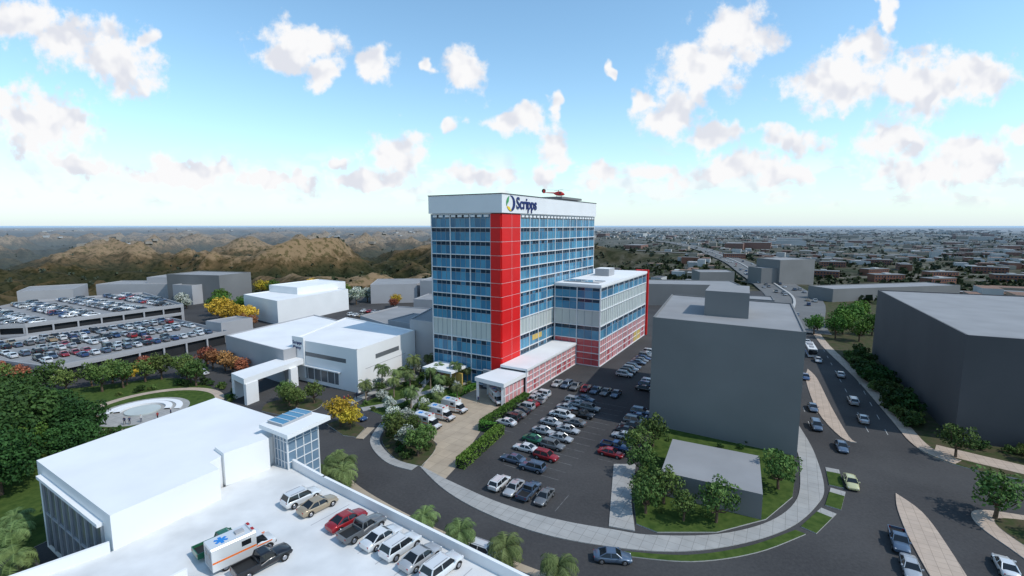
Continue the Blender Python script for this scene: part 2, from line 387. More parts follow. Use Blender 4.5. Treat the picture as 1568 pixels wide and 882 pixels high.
raised('corner_planting',smooth([(78,64),(71,65.8),(68.4,64.4),(67.6,59.5),(68.5,53),(78,42)],5)+[(118,42),(118,58)],'soil',0.16)
M['paint']=mat('road_paint',(0.36,0.36,0.35),0.7,0.3,1.5)
M['paintold']=mat('worn_stall_paint',(0.13,0.13,0.13),0.8,0.5,1.2)
def dashes(name,p,q,w=0.14,on=3,off=6,z=0.004):
    mb=MB(); a=Vector(p);b=Vector(q);d=(b-a);L=d.length;d/=L;n=Vector((-d.y,d.x))*w/2;s=0
    while s<L:
        e=min(L,s+on);u=a+d*s;v=a+d*e
        mb.face([(u.x-n.x,u.y-n.y,z),(v.x-n.x,v.y-n.y,z),(v.x+n.x,v.y+n.y,z),(u.x+n.x,u.y+n.y,z)],'paint'); s+=on+off
    return mb.obj(name)
for k in (0.33,0.66):
    dashes('lane_marking',(60.8+6*k,99.6-3*k),(112+17*k,220-3*k)); dashes('lane_marking',(70+9*k,97-4*k),(113+17*k,190-6*k))
mb=MB()
def line(mb,p,d,L,w=0.1,z=0.004,k='paintold'):
    d=Vector(d).normalized();n=Vector((-d.y,d.x))*w/2;a=Vector(p);b=a+d*L
    mb.face([(a.x-n.x,a.y-n.y,z),(b.x-n.x,b.y-n.y,z),(b.x+n.x,b.y+n.y,z),(a.x+n.x,a.y+n.y,z)],k)
for i in range(5): line(mb,(-3.2+2.35*i*1.02,73.4-1.38*i*1.02),A,5)
for i in range(14):
    x=-1.4+1.45*i;y=82+2.5*i
    line(mb,(x,y),NB,5.2); line(mb,(x+4.6,y-2.7),NB,5.2)
    if i<9: line(mb,(15.6+1.35*i,84.2+2.35*i),NB,5)
for i in range(8): line(mb,(-4+1.35*i,98+2.35*i),NB,5)
for i in range(7): line(mb,(10.2+2.3*i,123.4-1.35*i),A,5)
mb.obj('parking_stall_markings')
def fz(x,y): return (height(x,y) if math.hypot(x,y)>322 else -0.06)+0.1+0.9*sstep(300,420,math.hypot(x,y))
strip('freeway',fw,[28]*len(fw),0.3,'freeway',fz,'kerb')
strip('freeway_median',fw,[1.2]*len(fw),0.9,'kerb',fz,'kerb')
strip('freeway_ramp',ramp_,14,1.2,'freeway',height)

# ------------------------------------------------------------------ hospital tower
ZF=[0.15,4,8.1,12.2,16.9]+[16.9+3.5*i for i in range(1,9)]
tower={k:MB() for k in ('walls','glazing','slab_edges','mullions','red_panels','parapet','roof','rooftop_plant')}
def facade(parts,P0,d,n,L,zf,kinds,nb,sub=3,s_off=0.0):
    bw=L/nb
    for i,kd in enumerate(kinds):
        z0,z1=zf[i],zf[i+1]; h=z1-z0
        for j in range(nb):
            for q in range(sub):
                a=s_off+j*bw+q*bw/sub; b=a+bw/sub
                P=lambda s,o,z:(P0[0]+d[0]*s+n[0]*o,P0[1]+d[1]*s+n[1]*o,z)
                if kd=='blue':
                    zs=z0+h*0.68
                    jit=U(-0.012,0.012)
                    k=random.choice(['blue1','blue2','blue2','blue3'])
                    parts['glazing'].face([P(a,0.02,z0),P(b,0.02+jit,z0),P(b,0.02+jit,zs),P(a,0.02,zs)],k)
                    k2='blue3' if R()<.12 else 'dark'
                    parts['glazing'].face([P(a,0.02,zs),P(b,0.02+jit,zs),P(b,0.02,z1),P(a,0.02,z1)],k2)
                else:
                    k={'white':'pale','red':'redglass','pink':'pink','yellow':'yellow'}.get(kd,kd)
                    if kd=='mix': k=random.choice(['redglass','pink','pink','pink'])
                    parts['glazing'].face([P(a,0.02,z0),P(b,0.02,z0),P(b,0.02,z1),P(a,0.02,z1)],k)
                if q>0: parts['mullions'].obox(P0,d,n,a-0.035,a+0.035,-0.05,0.1,z0,z1,'mull')
        parts['slab_edges'].obox(P0,d,n,s_off,s_off+L,-0.1,0.3,z0-0.11,z0+0.11,'trim')
        if kd=='blue': parts['mullions'].obox(P0,d,n,s_off,s_off+L,-0.1,0.08,z0+h*0.68-0.03,z0+h*0.68+0.03,'mull')
        if kd in ('pink','mix','red'): parts['slab_edges'].obox(P0,d,n,s_off,s_off+L,-0.1,0.2,z0+h*0.5-0.06,z0+h*0.5+0.06,'trim')
    for j in range(nb+1):
        a=s_off+j*bw; parts['mullions'].obox(P0,d,n,a-0.11,a+0.11,-0.1,0.24,zf[0],zf[len(kinds)],'trim')
    parts['slab_edges'].obox(P0,d,n,s_off,s_off+L,-0.1,0.32,zf[len(kinds)]-0.11,zf[len(kinds)]+0.11,'trim')
TL=64.5; TW=22
tower['walls'].prism([T(0.1,0.1),T(TL-0.1,0.1),T(TL-0.1,TW-0.1),T(0.1,TW-0.1)],-0.02,44.9,'void')
kb=['blue','blue','blue','white']+['blue']*8
kl=['blue','blue','blue','white']+['blue']*8
facade(tower,T(0,0),B,NA,TW-3,ZF,kl,3,4,3.0)
tower['glazing'].obox(T(0,0),B,NA,15.8,21.8,0.03,0.06,0.5,3.8,'pink')
facade(tower,T(0,0),A,NB,TL-9.5,ZF,kb,10,3,9.5)
facade(tower,T(TL,0),B,A,TW,ZF,kb,4,3); facade(tower,T(0,TW),A,B,TL,ZF,kb,11,3)
tower['glazing'].obox(T(0,0),A,NB,17,23,0.03,0.07,9.3,10.8,'yellow')
for i in range(12):
    z0,z1=ZF[i],ZF[i+1]
    P=tower['red_panels']
    P.obox(T(0,0),B,NA,0,3,-0.2,0.28,z0+0.06,z1-0.06,'red')
    P.obox(T(0,0),A,NB,0.0,4.9,-0.2,0.26,z0+0.06,z1-0.06,'red'); P.obox(T(0,0),A,NB,5.03,9.4,-0.2,0.26,z0+0.06,z1-0.06,'red')
    tower['slab_edges'].obox(T(0,0),B,NA,-0.2,3,-0.3,0.2,z0-0.06,z0+0.06,'trim'); tower['slab_edges'].obox(T(0,0),A,NB,-0.2,9.4,-0.3,0.19,z0-0.06,z0+0.06,'trim')
tower['slab_edges'].obox(T(0,0),A,NB,4.9,5.03,-0.2,0.22,0,44.9,'trim')
tower['parapet'].prism([T(-0.6,-0.6),T(TL+0.5,-0.6),T(TL+0.5,0.1),T(-0.6,0.1)],45.1,49.7,'white',bottom=True)
tower['parapet'].prism([T(-0.6,0.1),T(0.1,0.1),T(0.1,TW+0.5),T(-0.6,TW+0.5)],45.1,49.698,'white','white',bottom=True)
tower['parapet'].prism([T(TL-0.2,0.1),T(TL+0.5,0.1),T(TL+0.5,TW+0.5),T(TL-0.2,TW+0.5)],45.1,49.699,'white',bottom=True)
tower['parapet'].prism([T(0.1,TW-0.2),T(TL-0.2,TW-0.2),T(TL-0.2,TW+0.5),T(0.1,TW+0.5)],45.1,49.697,'white',bottom=True)
tower['parapet'].obox(T(-0.7,0),A,NB,0,TL+1.3,0.5,0.72,49.703,49.9,'dkgray'); tower['parapet'].obox(T(0,-0.7),B,NA,0,TW+1.3,0.5,0.72,49.703,49.9,'dkgray')
tower['roof'].prism([T(0.1,0.1),T(TL-0.2,0.1),T(TL-0.2,TW-0.2),T(0.1,TW-0.2)],44.95,48.6,'ltgray','grayroof')
tower['rooftop_plant'].prism([T(24,5),T(62,5),T(62,19),T(24,19)],48.6,50.6,'ltgray','grayroof')
tower['rooftop_plant'].prism([T(43,3),T(60,3),T(60,17),T(43,17)],50.6,51.3,'gray','gray',True)
ht=group('hospital_tower',tower)
dr=MB()
for i in range(24): dr.obox(T(0,0),A,NB,10+i*2.25,11.5+i*2.25,0.1,0.35,44.1,44.65,'white')
for i in range(9): dr.obox(T(0,0),B,NA,3.6+i*2.05,4.9+i*2.05,0.1,0.35,44.1,44.65,'white')
dr.obj('louvre_blocks',ht)
cu=bpy.data.curves.new('sign_lettering','FONT'); cu.body='Scripps'; cu.size=4.2; cu.extrude=0.08; cu.offset=0.07; cu.materials.append(M['bluetext'])
tx=bpy.data.objects.new('sign_lettering',cu); COL.objects.link(tx)
tx.matrix_world=Matrix(((A[0],0,NB[0],0),(A[1],0,NB[1],0),(0,1,0,0),(0,0,0,1)))
p=T(6.4,-0.72); tx.location=(p[0],p[1],46.3); tx.scale=(0.95,1,1)
sg=MB(); c=(3.7,47.5)
def arc(r0,r1,a0,a1,k,off,cx=0,n=16):
    for i in range(n):
        t0=math.radians(a0+(a1-a0)*i/n);t1=math.radians(a0+(a1-a0)*(i+1)/n)
        w0=math.sin(math.pi*i/n);w1=math.sin(math.pi*(i+1)/n)
        def f(r,t):
            q=T(c[0]+cx+math.cos(t)*r*1.15,-0.62-off); return (q[0],q[1],c[1]+math.sin(t)*r)
        ra=r0+(r1-r0)*(1-w0)*0.9; rb=r0+(r1-r0)*(1-w1)*0.9
        sg.face([f(ra,t0),f(r1,t0),f(r1,t1),f(rb,t1)],k)
arc(0.9,2.0,-110,100,'bluetext',0.06); arc(1.1,2.0,110,200,'lgreen',0.08); arc(1.1,1.9,200,275,'lyel',0.10)
so=sg.obj('sign_logo'); sr=empty('building_sign'); so.parent=sr; tx.parent=sr

# wing
wing={k:MB() for k in ('walls','glazing','slab_edges','mullions','roof','end_fin')}
WS,WE,WO=31,81,-15.1
wp=[T(WS+.1,WO+.1),T(WE-.1,WO+.1),T(WE-.1,24),T(TL+1,24),T(TL+1,-0.45),T(WS+.1,-0.45)]
wing['walls'].prism(wp,-0.02,23.8,'void')
ZW=[0.15,4,8.1,12.2,16.9,20.4,23.8]
facade(wing,T(WS,WO),B,NA,14.5,ZW,['red','red','blue','white','blue','blue'],2,3)
facade(wing,T(WS,WO),A,NB,WE-WS,ZW,['mix','pink','blue','white','white','blue'],9,3)
facade(wing,T(WE,WO),B,A,38,ZW,['mix','pink','blue','white','blue','blue'],6,3)
wing['glazing'].obox(T(WS,WO),A,NB,36,44,0.0,0.06,0.2,3.8,'yellow')
wing['roof'].prism([T(WS-.4,WO-.4),T(WE+.4,WO-.4),T(WE+.4,24),T(TL+.7,24),T(TL+.7,-0.5),T(WS-.4,-0.5)],23.97,24.7,'white','whiteroof',True)
wing['roof'].prism([T(56,-9),T(62,-9),T(62,-4),T(56,-4)],24.7,27.2,'ltgray','whiteroof')
wing['roof'].prism([T(34,-13.5),T(40,-13.5),T(40,-2),T(34,-2)],24.7,25.0,'ltgray','skyglass')
wing['end_fin'].prism([T(WE+.45,WO-.9),T(WE+1.3,WO-.9),T(WE+1.3,WO+4),T(WE+.45,WO+4)],-0.02,25.2,'red',bottom=True)
group('hospital_wing',wing)
pod={k:MB() for k in ('walls','glazing','slab_edges','mullions','roof','columns')}
pod['walls'].prism([T(-1,-0.4),T(30.5,-0.4),T(30.5,-7.6),T(-1,-7.6)],-0.02,6,'void')
facade(pod,T(-1,-7.7),A,NB,31.5,[0.15,3.1,6.0],['mix','pink'],9,2)
pod['roof'].prism([T(-1.3,-0.45),T(30.6,-0.45),T(30.6,-8.2),T(-1.3,-8.2)],6.17,6.75,'white','whiteroof',True)
can=[(-9.0,114.6),(-1.9,109.3),(4.1,118.9),(-2.6,123)]
pod['roof'].prism(can,4.7,5.7,'white','whiteroof',True)
pod['glazing'].obox((-1.7,109.9),A,NB,0.2,9.9,-0.4,-0.2,0.1,4.69,'pink')
for i in range(6): pod['mullions'].obox((-1.7,109.9),A,NB,0.2+i*1.9,0.5+i*1.9,-0.45,-0.1,0,4.69,'trim')
pod['mullions'].obox((-1.7,109.9),A,NB,0.0,10,-0.44,-0.12,2.2,2.45,'trim')
for p in ((-8.3,114.7),(-2.2,110.1),(-6,118.6)):
    pod['columns'].box(p[0]-.3,p[0]+.3,p[1]-.3,p[1]+.3,0,4.7,'trim')
pod['walls'].prism([T(-1.2,-4),T(-1.2,5),T(-0.7,5),T(-0.7,-4)],0,4.69,'ltgray')
group('emergency_entrance',pod)
lc={k:MB() for k in ('roof','wall','columns')}
lc['roof'].prism([T(-7.5,10.5),T(-0.6,10.5),T(-0.6,20),T(-7.5,20)],4.2,4.8,'white',bottom=True)
lc['wall'].prism([T(-3.6,10),T(-3.2,10),T(-3.2,16),T(-3.6,16)],0.1,3.4,'yellow')
for s,w in ((-7,11),(-7,19.5)):
    p=T(s,w); lc['columns'].box(p[0]-.15,p[0]+.15,p[1]-.15,p[1]+.15,0.1,4.2,'trim')
group('lobby_canopy',lc)

# ------------------------------------------------------------------ other buildings
def massing(name,poly,h,side='gray',top='grayroof',par=0.5,z0=-0.02):
    parts={'walls':MB(),'roof':MB(),'parapet':MB()}
    parts['walls'].prism(poly,z0,h-0.001,side,top)
    n=len(poly); ar=sum(poly[i][0]*poly[(i+1)%n][1]-poly[(i+1)%n][0]*poly[i][1] for i in range(n))
    pl=poly if ar>0 else poly[::-1]
    if par>0:
        for i in range(n):
            a=Vector(pl[i]);b=Vector(pl[(i+1)%n]);d=(b-a);L=d.length;d/=L;nn=(d.y,-d.x)
            parts['parapet'].obox(a,d,nn,0.0,L,-0.35,0.0+0.002,h,h+par,side)
    return group(name,parts)
gb=massing('grey_office_block',[(29,99.3),(52,84.8),(68,117.5),(44,133.5)],23,'gray','grayroof',0.25)
x=MB(); x.prism([(41,103),(48.3,98.5),(54,110.5),(47,114.8)],23.0,28.3,'gray','grayroof'); x.obj('penthouse',gb)
massing('garden_pavilion',[(23.2,72),(35.7,65.4),(41.1,77.2),(28.8,83.7)],4,'gray','grayroof',0)
massing('grey_corner_building',[(118.6,157.4),(86.7,91.5),(125,74),(160,140)],21,'dkgray','grayroof',0.25)
fb=massing('white_medical_building',[(-61.2,59.7),(-52,82.8),(-36.3,73.4),(-33.6,67.7),(-37.7,62.8),(-38.6,59.2),(-36.4,57.5),(-41.9,47.6)],12,'white','whiteroof',0)
x=MB(); d=Vector((-41.9+61.2,47.6-59.7)); Lw=d.length; d/=Lw; nn=(d.y,-d.x)
x.obox((-61.2,59.7),d,nn,1.8,Lw-2.2,0.01,0.05,1,10.2,'slate')
for i in range(9): x.obox((-61.2,59.7),d,nn,1.8+i*(Lw-4)/8-.1,1.8+i*(Lw-4)/8+.1,0.01,0.25,1,10.2,'ltgray')
x.obox((-61.2,59.7),d,nn,1.6,Lw-2,0.012,0.6,10.2,10.6,'white'); x.obox((-61.2,59.7),d,nn,1.6,Lw-2,0.012,0.2,5.4,5.6,'ltgray')
x.obj('window_wall',fb)
x=MB(); x.prism([(-39.9,62.5),(-35.9,66.9),(-34.0,65.2),(-37.6,60.6)],8,12.5,'white','whiteroof');x.obj('stair_core',fb)
dk={k:MB() for k in ('deck_slab','parapet','rail')}
dp=[(-42.2,47.3),(-36.6,57.4),(-38.3,59.2),(-33.5,67.5),(-24.8,60.9),(4,40.5),(-20,8),(-62,28)]
M['deckwhite']=mat('deck_coating',(0.62,0.62,0.61),0.75,0.12,0.25,detail=8)
dk['deck_slab'].prism(dp,-0.02,8,'white','deckwhite')
for i,j in ((4,3),(4,5),(5,6),(0,7)):
    a=Vector(dp[i]);b=Vector(dp[j]);d=(b-a);L=d.length;d/=L;nn=Vector((-d.y,d.x))
    dk['parapet'].obox(a,d,nn,-0.15,L+0.15,-0.18,0.18,8.001,9.2,'white')
dg=group('rooftop_parking_deck',dk)
x=MB()
d=Vector((-10.5+24.8,50.8-60.9)).normalized(); nn=Vector((d.y,-d.x))
for i in range(12):
    a=Vector((-24.8,60.9))+d*(1.0+i*2.8)
    q=a+nn*1.0
    line(x,(q.x,q.y),nn,5.2,0.1,8.004,'ltgray')
x.obj('stall_lines',dg)
x=MB(); x.obox((-34,40.5),(0.82,-0.57),(0.57,0.82),0,9,0,0.3,8.0,9.0,'white'); x.obox((-34,40.5),(0.82,-0.57),(0.57,0.82),0,0.3,0.3,4,8.0,9.0,'white'); x.obj('ramp_wall',dg)
ge={k:MB() for k in ('glazing','mullions','canopy','skylight')}
gp=[(-33.9,66.6),(-32.4,71.6),(-28.9,69.6),(-31.3,64.9)]
ge['glazing'].prism(gp,-0.02,12.9,'skyglass')
for i in range(4):
    a=Vector(gp[i]);b=Vector(gp[(i+1)%4]);d=(b-a);L=d.length;d/=L;nn=Vector((-d.y,d.x))
    for k in range(5): ge['mullions'].obox(a,d,nn,L*k/4-.06,L*k/4+.06,-0.1,0.12,0,12.9,'trim')
    for k in range(1,9): ge['mullions'].obox(a,d,nn,0,L,-0.1,0.1,k*1.5-.05,k*1.5+.05,'trim')
cp=[(-36.4,67.4),(-33.6,73.5),(-27.3,70.6),(-30.6,63.6)]
ge['canopy'].prism(cp,13.0,13.6,'white','whiteroof',True)
ge['skylight'].prism([(-35.4,67.9),(-33.3,72.6),(-30.3,71.2),(-32.6,66.4)],13.6,14.0,'ltgray','blue1')
for k in range(5):
    a=Vector((-35.4,67.9)).lerp(Vector((-33.3,72.6)),k/4); b=Vector((-32.6,66.4)).lerp(Vector((-30.3,71.2)),k/4)
    d=(b-a);L=d.length;d/=L; ge['skylight'].obox(a,d,(-d.y,d.x),0,L,-0.05,0.05,14.001,14.08,'trim')
group('glass_entrance_tower',ge)
mc=massing('white_clinic_building',[(-60,131.1),(-38.7,119.1),(-28.7,141.9),(-55.9,162.4)],11,'white','whiteroof',0.3)
x=MB()
for (p,q,n_) in (((-60,131.1),(-38.7,119.1),None),((-38.7,119.1),(-28.7,141.9),None)):
    a=Vector(p);b=Vector(q);d=(b-a);L=d.length;d/=L;nn=(d.y,-d.x)
    if p[0]==-60:
        x.obox(a,d,nn,5,L-4,-0.1,0.03,7.2,8.3,'slate'); x.obox(a,d,nn,3,L-7,-0.1,0.03,1.0,4.2,'slate')
        x.obox(a,d,nn,0.4,5,0.0,0.5,1,12.2,'white')
        for k in range(6): x.obox(a,d,nn,3+k*2.6,3.15+k*2.6,-0.1,0.12,1,4.2,'trim')
        x.obox(a,d,nn,2,L-6,0.0,0.8,4.4,4.7,'white')
    else:
        x.obox(a,d,nn,7,17,-0.1,0.03,7.2,8.4,'slate'); x.obox(a,d,nn,3,20,-0.1,0.05,5.5,5.6,'ltgray')
x.obj('window_strips',mc)
cu=bpy.data.curves.new('clinic_lettering','FONT'); cu.body='Scripps\nMercy'; cu.size=1.3; cu.extrude=0.04; cu.materials.append(M['bluetext'])
t2=bpy.data.objects.new('clinic_lettering',cu); COL.objects.link(t2)
d=Vector((21.3,-12)).normalized(); t2.matrix_world=Matrix(((d.x,0,d.y,0),(d.y,0,-d.x,0),(0,1,0,0),(0,0,0,1))); t2.location=(-60+d.x*0.7+d.y*0.6,131.1+d.y*0.7-d.x*0.6,10.2); t2.parent=mc
massing('white_clinic_annex',[(-86,144),(-60.4,126.2),(-57,132),(-55.7,163.5),(-73,178)],9,'ltgray','whiteroof',0.3)
ec={k:MB() for k in ('roof','legs')}
ep=[(-68,115),(-61.5,132),(-56,128),(-62.5,110.5)]
ec['roof'].prism(ep,5.1,6.5,'white','whiteroof',True)
for p in (ep[0],ep[3]):
    x0=p[0]*0.93+(-62)*0.07;y0=p[1]*0.93+121*0.07; ec['legs'].obox((x0,y0),(0.35,0.94),(0.94,-0.35),-0.4,3.0,-0.4,0.4,0,5.1,'white')
ec['legs'].obox((-57.5,123.5),(0.35,0.94),(0.94,-0.35),-0.4,2,-0.4,0.4,0,5.1,'white')
group('entrance_canopy',ec)
massing('white_flat_roof_building',[(-124,224),(-107,258),(-82,243),(-99,204)],10,'white','whiteroof',0.4)
massing('white_flat_roof_building',[(-118,236),(-104,262),(-86,251),(-100,226)],13,'white','whiteroof',0.3)
massing('connector_building',[(-57,181),(-48,203),(-14,190),(-24,151),(-41,163)],8,'ltgray','grayroof',0.4)
massing('grey_service_block',[(-30.5,143.5),(-22.5,138.8),(-8,164),(-26,172)],14,'ltgray','grayroof',0.3)
massing('low_service_block',[(-42,163),(-36,176),(-20,168),(-26,152)],10,'ltgray','grayroof',0.3)
for nm,pl,h in (('grey_institutional_building',[(-246,241),(-227,251),(-240,275),(-260,262)],9),('grey_institutional_building',[(-232,271),(-186,273),(-184,290),(-232,290)],9),
    ('grey_institutional_building',[(-210,280),(-186,280),(-186,296),(-210,296)],12),
    ('grey_institutional_building',[(-190,268),(-157,261),(-150,280),(-184,288)],15),('grey_institutional_building',[(-183,262),(-170,258),(-166,268),(-178,272)],10),
    ('grey_institutional_building',[(-76,261),(-52,266),(-50,292),(-80,290)],10),('grey_institutional_building',[(-50,264),(-22,258),(-15,290),(-44,296)],12),
    ('grey_institutional_building',[(-48,236),(-18,228),(-14,250),(-44,256)],6),
    ('grey_lab_building',[(124,322),(147,322),(150,340),(126,342)],11),('grey_lab_building',[(192,350),(223,360),(216,384),(186,372)],17),('grey_lab_building',[(180,352),(192,352),(190,368),(178,368)],11),
    ('long_grey_building',[(176,266),(262,284),(256,300),(172,282)],7),('long_grey_building',[(62,258),(118,250),(122,272),(66,280)],11),
    ('grey_lab_building',[(122,225),(128,239),(118,243),(112,231)],7),
    ('grey_institutional_building',[(-200,140),(-176,132),(-168,150),(-192,160)],6),
    ('grey_institutional_building',[(-112,176),(-104,172),(-98,182),(-106,186)],7)):
    massing(nm,pl,h,'ltgray' if pl[0][0]<0 and h!=15 else 'gray','grayroof',0.4,-3)

# ------------------------------------------------------------------ vehicles
def paintmat(n,c,metal=0.3): M[n]=mat(n,c,0.28,0,1,0.5,metal,coat=0.6)
for n,c in (('paint_white',(0.72,0.72,0.71)),('paint_silver',(0.42,0.43,0.44)),('paint_grey',(0.16,0.165,0.17)),('paint_black',(0.015,0.015,0.018)),('paint_blue',(0.03,0.07,0.17)),('paint_slate',(0.09,0.13,0.19)),('paint_red',(0.32,0.015,0.02)),('paint_tan',(0.38,0.3,0.2)),('paint_green',(0.02,0.14,0.07)),('paint_cream',(0.6,0.56,0.3))):
    paintmat(n,c)
M['carglass']=mat('car_glass',(0.012,0.015,0.018),0.05,0,1,0.5)
M['tyre']=mat('tyre_rubber',(0.015,0.015,0.015),0.9,0,1)
M['rim']=mat('alloy_rim',(0.4,0.4,0.42),0.3,0,1,0.5,0.8)
M['tail']=mat('tail_lamp',(0.35,0.01,0.01),0.3,0,1)
M['head']=mat('head_lamp',(0.7,0.7,0.7),0.15,0,1)
M['plastic']=mat('black_trim',(0.02,0.02,0.02),0.6,0,1)
def wheels(mb,xs,yw,r=0.34,w=0.24):
    for x in xs:
        for s in (-1,1):
            mb.cyl((x,s*(yw-w),r),(x,s*yw,r),r,r,'tyre',14)
            mb.cyl((x,s*(yw-0.01),r),(x,s*(yw+0.012),r),r*0.62,r*0.55,'rim',10)
            n=10
            for i in range(n):
                a0=math.pi*i/n;a1=math.pi*(i+1)/n
                f=lambda q,a:(x+math.cos(a)*q,s*(yw+0.004),r+math.sin(a)*q)
                mb.face([f(r*0.98,a0),f(r*1.2,a0),f(r*1.2,a1),f(r*0.98,a1)],'plastic')
def loft(mb,st,k,cap=True):
    rings=[]
    for (x,zb,zt,w) in st:
        h=zt-zb
        half=[(w*0.86,zb),(w*0.97,zb+h*0.18),(w,zb+h*0.5),(w*0.97,zb+h*0.82),(w*0.86,zt-0.015),(w*0.4,zt+0.03)]
        ringp=[(x,y,z) for y,z in half]+[(x,-y,z) for y,z in half[::-1]]
        rings.append(ringp)
    n=len(rings[0])
    base=len(mb.v)
    for r in rings: mb.v+=r
    mi=mb.mi(k)
    for i in range(len(rings)-1):
        for j in range(n):
            q=(j+1)%n
            mb.f.append((base+i*n+j,base+i*n+q,base+(i+1)*n+q,base+(i+1)*n+j)); mb.m.append(mi); mb.t.append(0.5); mb.sm.append(True)
    for r,o in ((0,1),(len(rings)-1,-1)):
        mb.f.append(tuple(base+r*n+j for j in range(n))[::o]); mb.m.append(mi); mb.t.append(0.5); mb.sm.append(False)
def cabin(mb,xw,xr0,xr1,xb,zbelt,zroof,wb,wt,k,pill=True,extra=None):
    P={}
    for s in (-1,1):
        P['w',s]=(xw,s*wb*0.9,zbelt);P['f',s]=(xr0,s*wt,zroof);P['r',s]=(xr1,s*wt,zroof);P['b',s]=(xb,s*wb*0.9,zbelt)
        P['m',s]=((xr0+xr1)/2-0.05,s*wt*1.02,zroof);P['mb',s]=((xr0+xr1)/2-0.05,s*wb*0.97,zbelt)
    g='carglass'
    mb.face([P['w',-1],P['w',1],P['f',1],P['f',-1]],g)
    mb.face([P['b',1],P['b',-1],P['r',-1],P['r',1]],g)
    for s in (-1,1):
        a=[P['w',s],P['f',s],P['m',s],P['mb',s]]; b=[P['mb',s],P['m',s],P['r',s],P['b',s]]
        mb.face(a,g); mb.face(b,g)
        for u,v,w in (('w','f',.045),('m','mb',.045),('r','b',.07)):
            p=Vector(P[u,s]);q=Vector(P[v,s]); mb.cyl(p,q,w,w,k,5,False)
        mb.cyl(P['f',s],P['r',s],.05,.05,k,5,False)
    z=zroof+0.045
    for s in (-1,1):
        mb.face([P['f',s],(xr0-0.12,s*wt*.7,z),(xr1+0.12,s*wt*.7,z),P['r',s]],k,0.5,True)
    mb.face([(xr0-0.12,-wt*.7,z),(xr0-0.12,wt*.7,z),(xr1+0.12,wt*.7,z),(xr1+0.12,-wt*.7,z)],k,0.5,True)
    mb.face([P['f',-1],P['f',1],(xr0-0.12,wt*.7,z),(xr0-0.12,-wt*.7,z)],k,0.5,True)
    mb.face([P['r',-1],P['r',1],(xr1+0.12,wt*.7,z),(xr1+0.12,-wt*.7,z)],k,0.5,True)
def lights(mb,xf,xr,zf,zr,w):
    for s in (-1,1):
        mb.box(xf-0.14,xf+0.015,s*w*0.9-0.17*(s>0)-0.0,s*w*0.9+0.17*(s<0),zf-0.07,zf+0.07,'head')
        mb.box(xr-0.015,xr+0.12,s*w*0.92-0.17*(s>0),s*w*0.92+0.17*(s<0),zr-0.09,zr+0.09,'tail')
    mb.box(xf-0.1,xf+0.02,-w*0.45,w*0.45,zf-0.2,zf-0.02,'plastic')
def car(kind,k):
    mb=MB()
    if kind=='sedan':
        loft(mb,[(-2.38,.42,.80,.72),(-2.28,.27,.95,.84),(-1.75,.22,1.0,.9),(-0.9,.2,.97,.92),(0.2,.2,.95,.92),(0.95,.2,.93,.92),(1.6,.22,.82,.9),(2.15,.25,.72,.85),(2.36,.36,.58,.68)],k)
        cabin(mb,1.05,0.38,-0.85,-1.78,.95,1.40,.92,.62,k)
        wheels(mb,(-1.42,1.42),.93); lights(mb,2.3,-2.36,.6,.78,.8); mx=.78
    elif kind=='suv':
        loft(mb,[(-2.3,.5,.98,.78),(-2.22,.34,1.1,.88),(-1.7,.28,1.13,.94),(-0.9,.27,1.1,.95),(0.3,.27,1.08,.95),(1.0,.27,1.06,.95),(1.7,.3,.98,.93),(2.15,.34,.9,.88),(2.32,.45,.72,.74)],k)
        cabin(mb,1.1,0.5,-1.85,-2.2,1.08,1.66,.95,.7,k)
        mb.box(-1.6,0.2,-.6,-.56,1.72,1.76,'rim');mb.box(-1.6,0.2,.56,.6,1.72,1.76,'rim')
        wheels(mb,(-1.38,1.42),.96,.38); lights(mb,2.27,-2.26,.78,.98,.85); mx=.9
    else:
        loft(mb,[(-2.75,.5,.7,.88),(-2.7,.4,.78,.92),(-0.8,.34,.8,.96),(0.2,.34,1.1,.96),(1.1,.34,1.1,.96),(1.8,.34,1.06,.95),(2.5,.4,.98,.9),(2.68,.5,.82,.78)],k)
        for s in (-1,1): mb.box(-2.74,-0.55,s*.93-.04,s*.93+.04,.6,1.12,k)
        mb.box(-2.76,-2.68,-.9,.9,.6,1.12,k); mb.box(-0.72,-0.6,-.93,.93,.6,1.12,k); mb.box(-2.68,-0.72,-.89,.89,.8,.84,'plastic')
        cabin(mb,1.15,0.55,-0.45,-0.62,1.08,1.68,.96,.72,k)
        wheels(mb,(-1.75,1.75),.97,.4); lights(mb,2.63,-2.76,.84,.9,.88); mx=1.0
    for s in (-1,1): mb.box(mx-.1,mx+.1,s*1.0-.09,s*1.0+.09,(1.0 if kind=='sedan' else 1.14),(1.13 if kind=='sedan' else 1.3),k)
    return mb.mesh('car_'+kind+'_'+k)
CM={}
paints=['paint_white','paint_silver','paint_grey','paint_black','paint_blue','paint_slate','paint_red','paint_tan']
wts=[24,20,16,14,9,9,5,3]
def cm(kind,p):
    if (kind,p) not in CM: CM[kind,p]=car(kind,p)
    return CM[kind,p]
def putcar(x,y,ang,z=0,kind=None,p=None,base='parked_'):
    kind=kind or random.choices(['sedan','suv','pickup'],[60,30,10])[0]; p=p or random.choices(paints,wts)[0]
    nm={'sedan':base+'car','suv':base+'suv','pickup':base+'pickup_truck'}[kind]
    return place(cm(kind,p),nm,x,y,z,ang+U(-.03,.03))
aA=math.atan2(A[1],A[0]); aNB=math.atan2(NB[1],NB[0])
for i,(x_,y_) in enumerate([(-2,74.7),(0.3,73.3),(2.7,72.3),(5,70.8)]): putcar(x_,y_,aA+(pi if i%2 else 0),0,['suv','sedan','pickup','sedan'][i],['paint_white','paint_silver','paint_slate','paint_grey'][i])
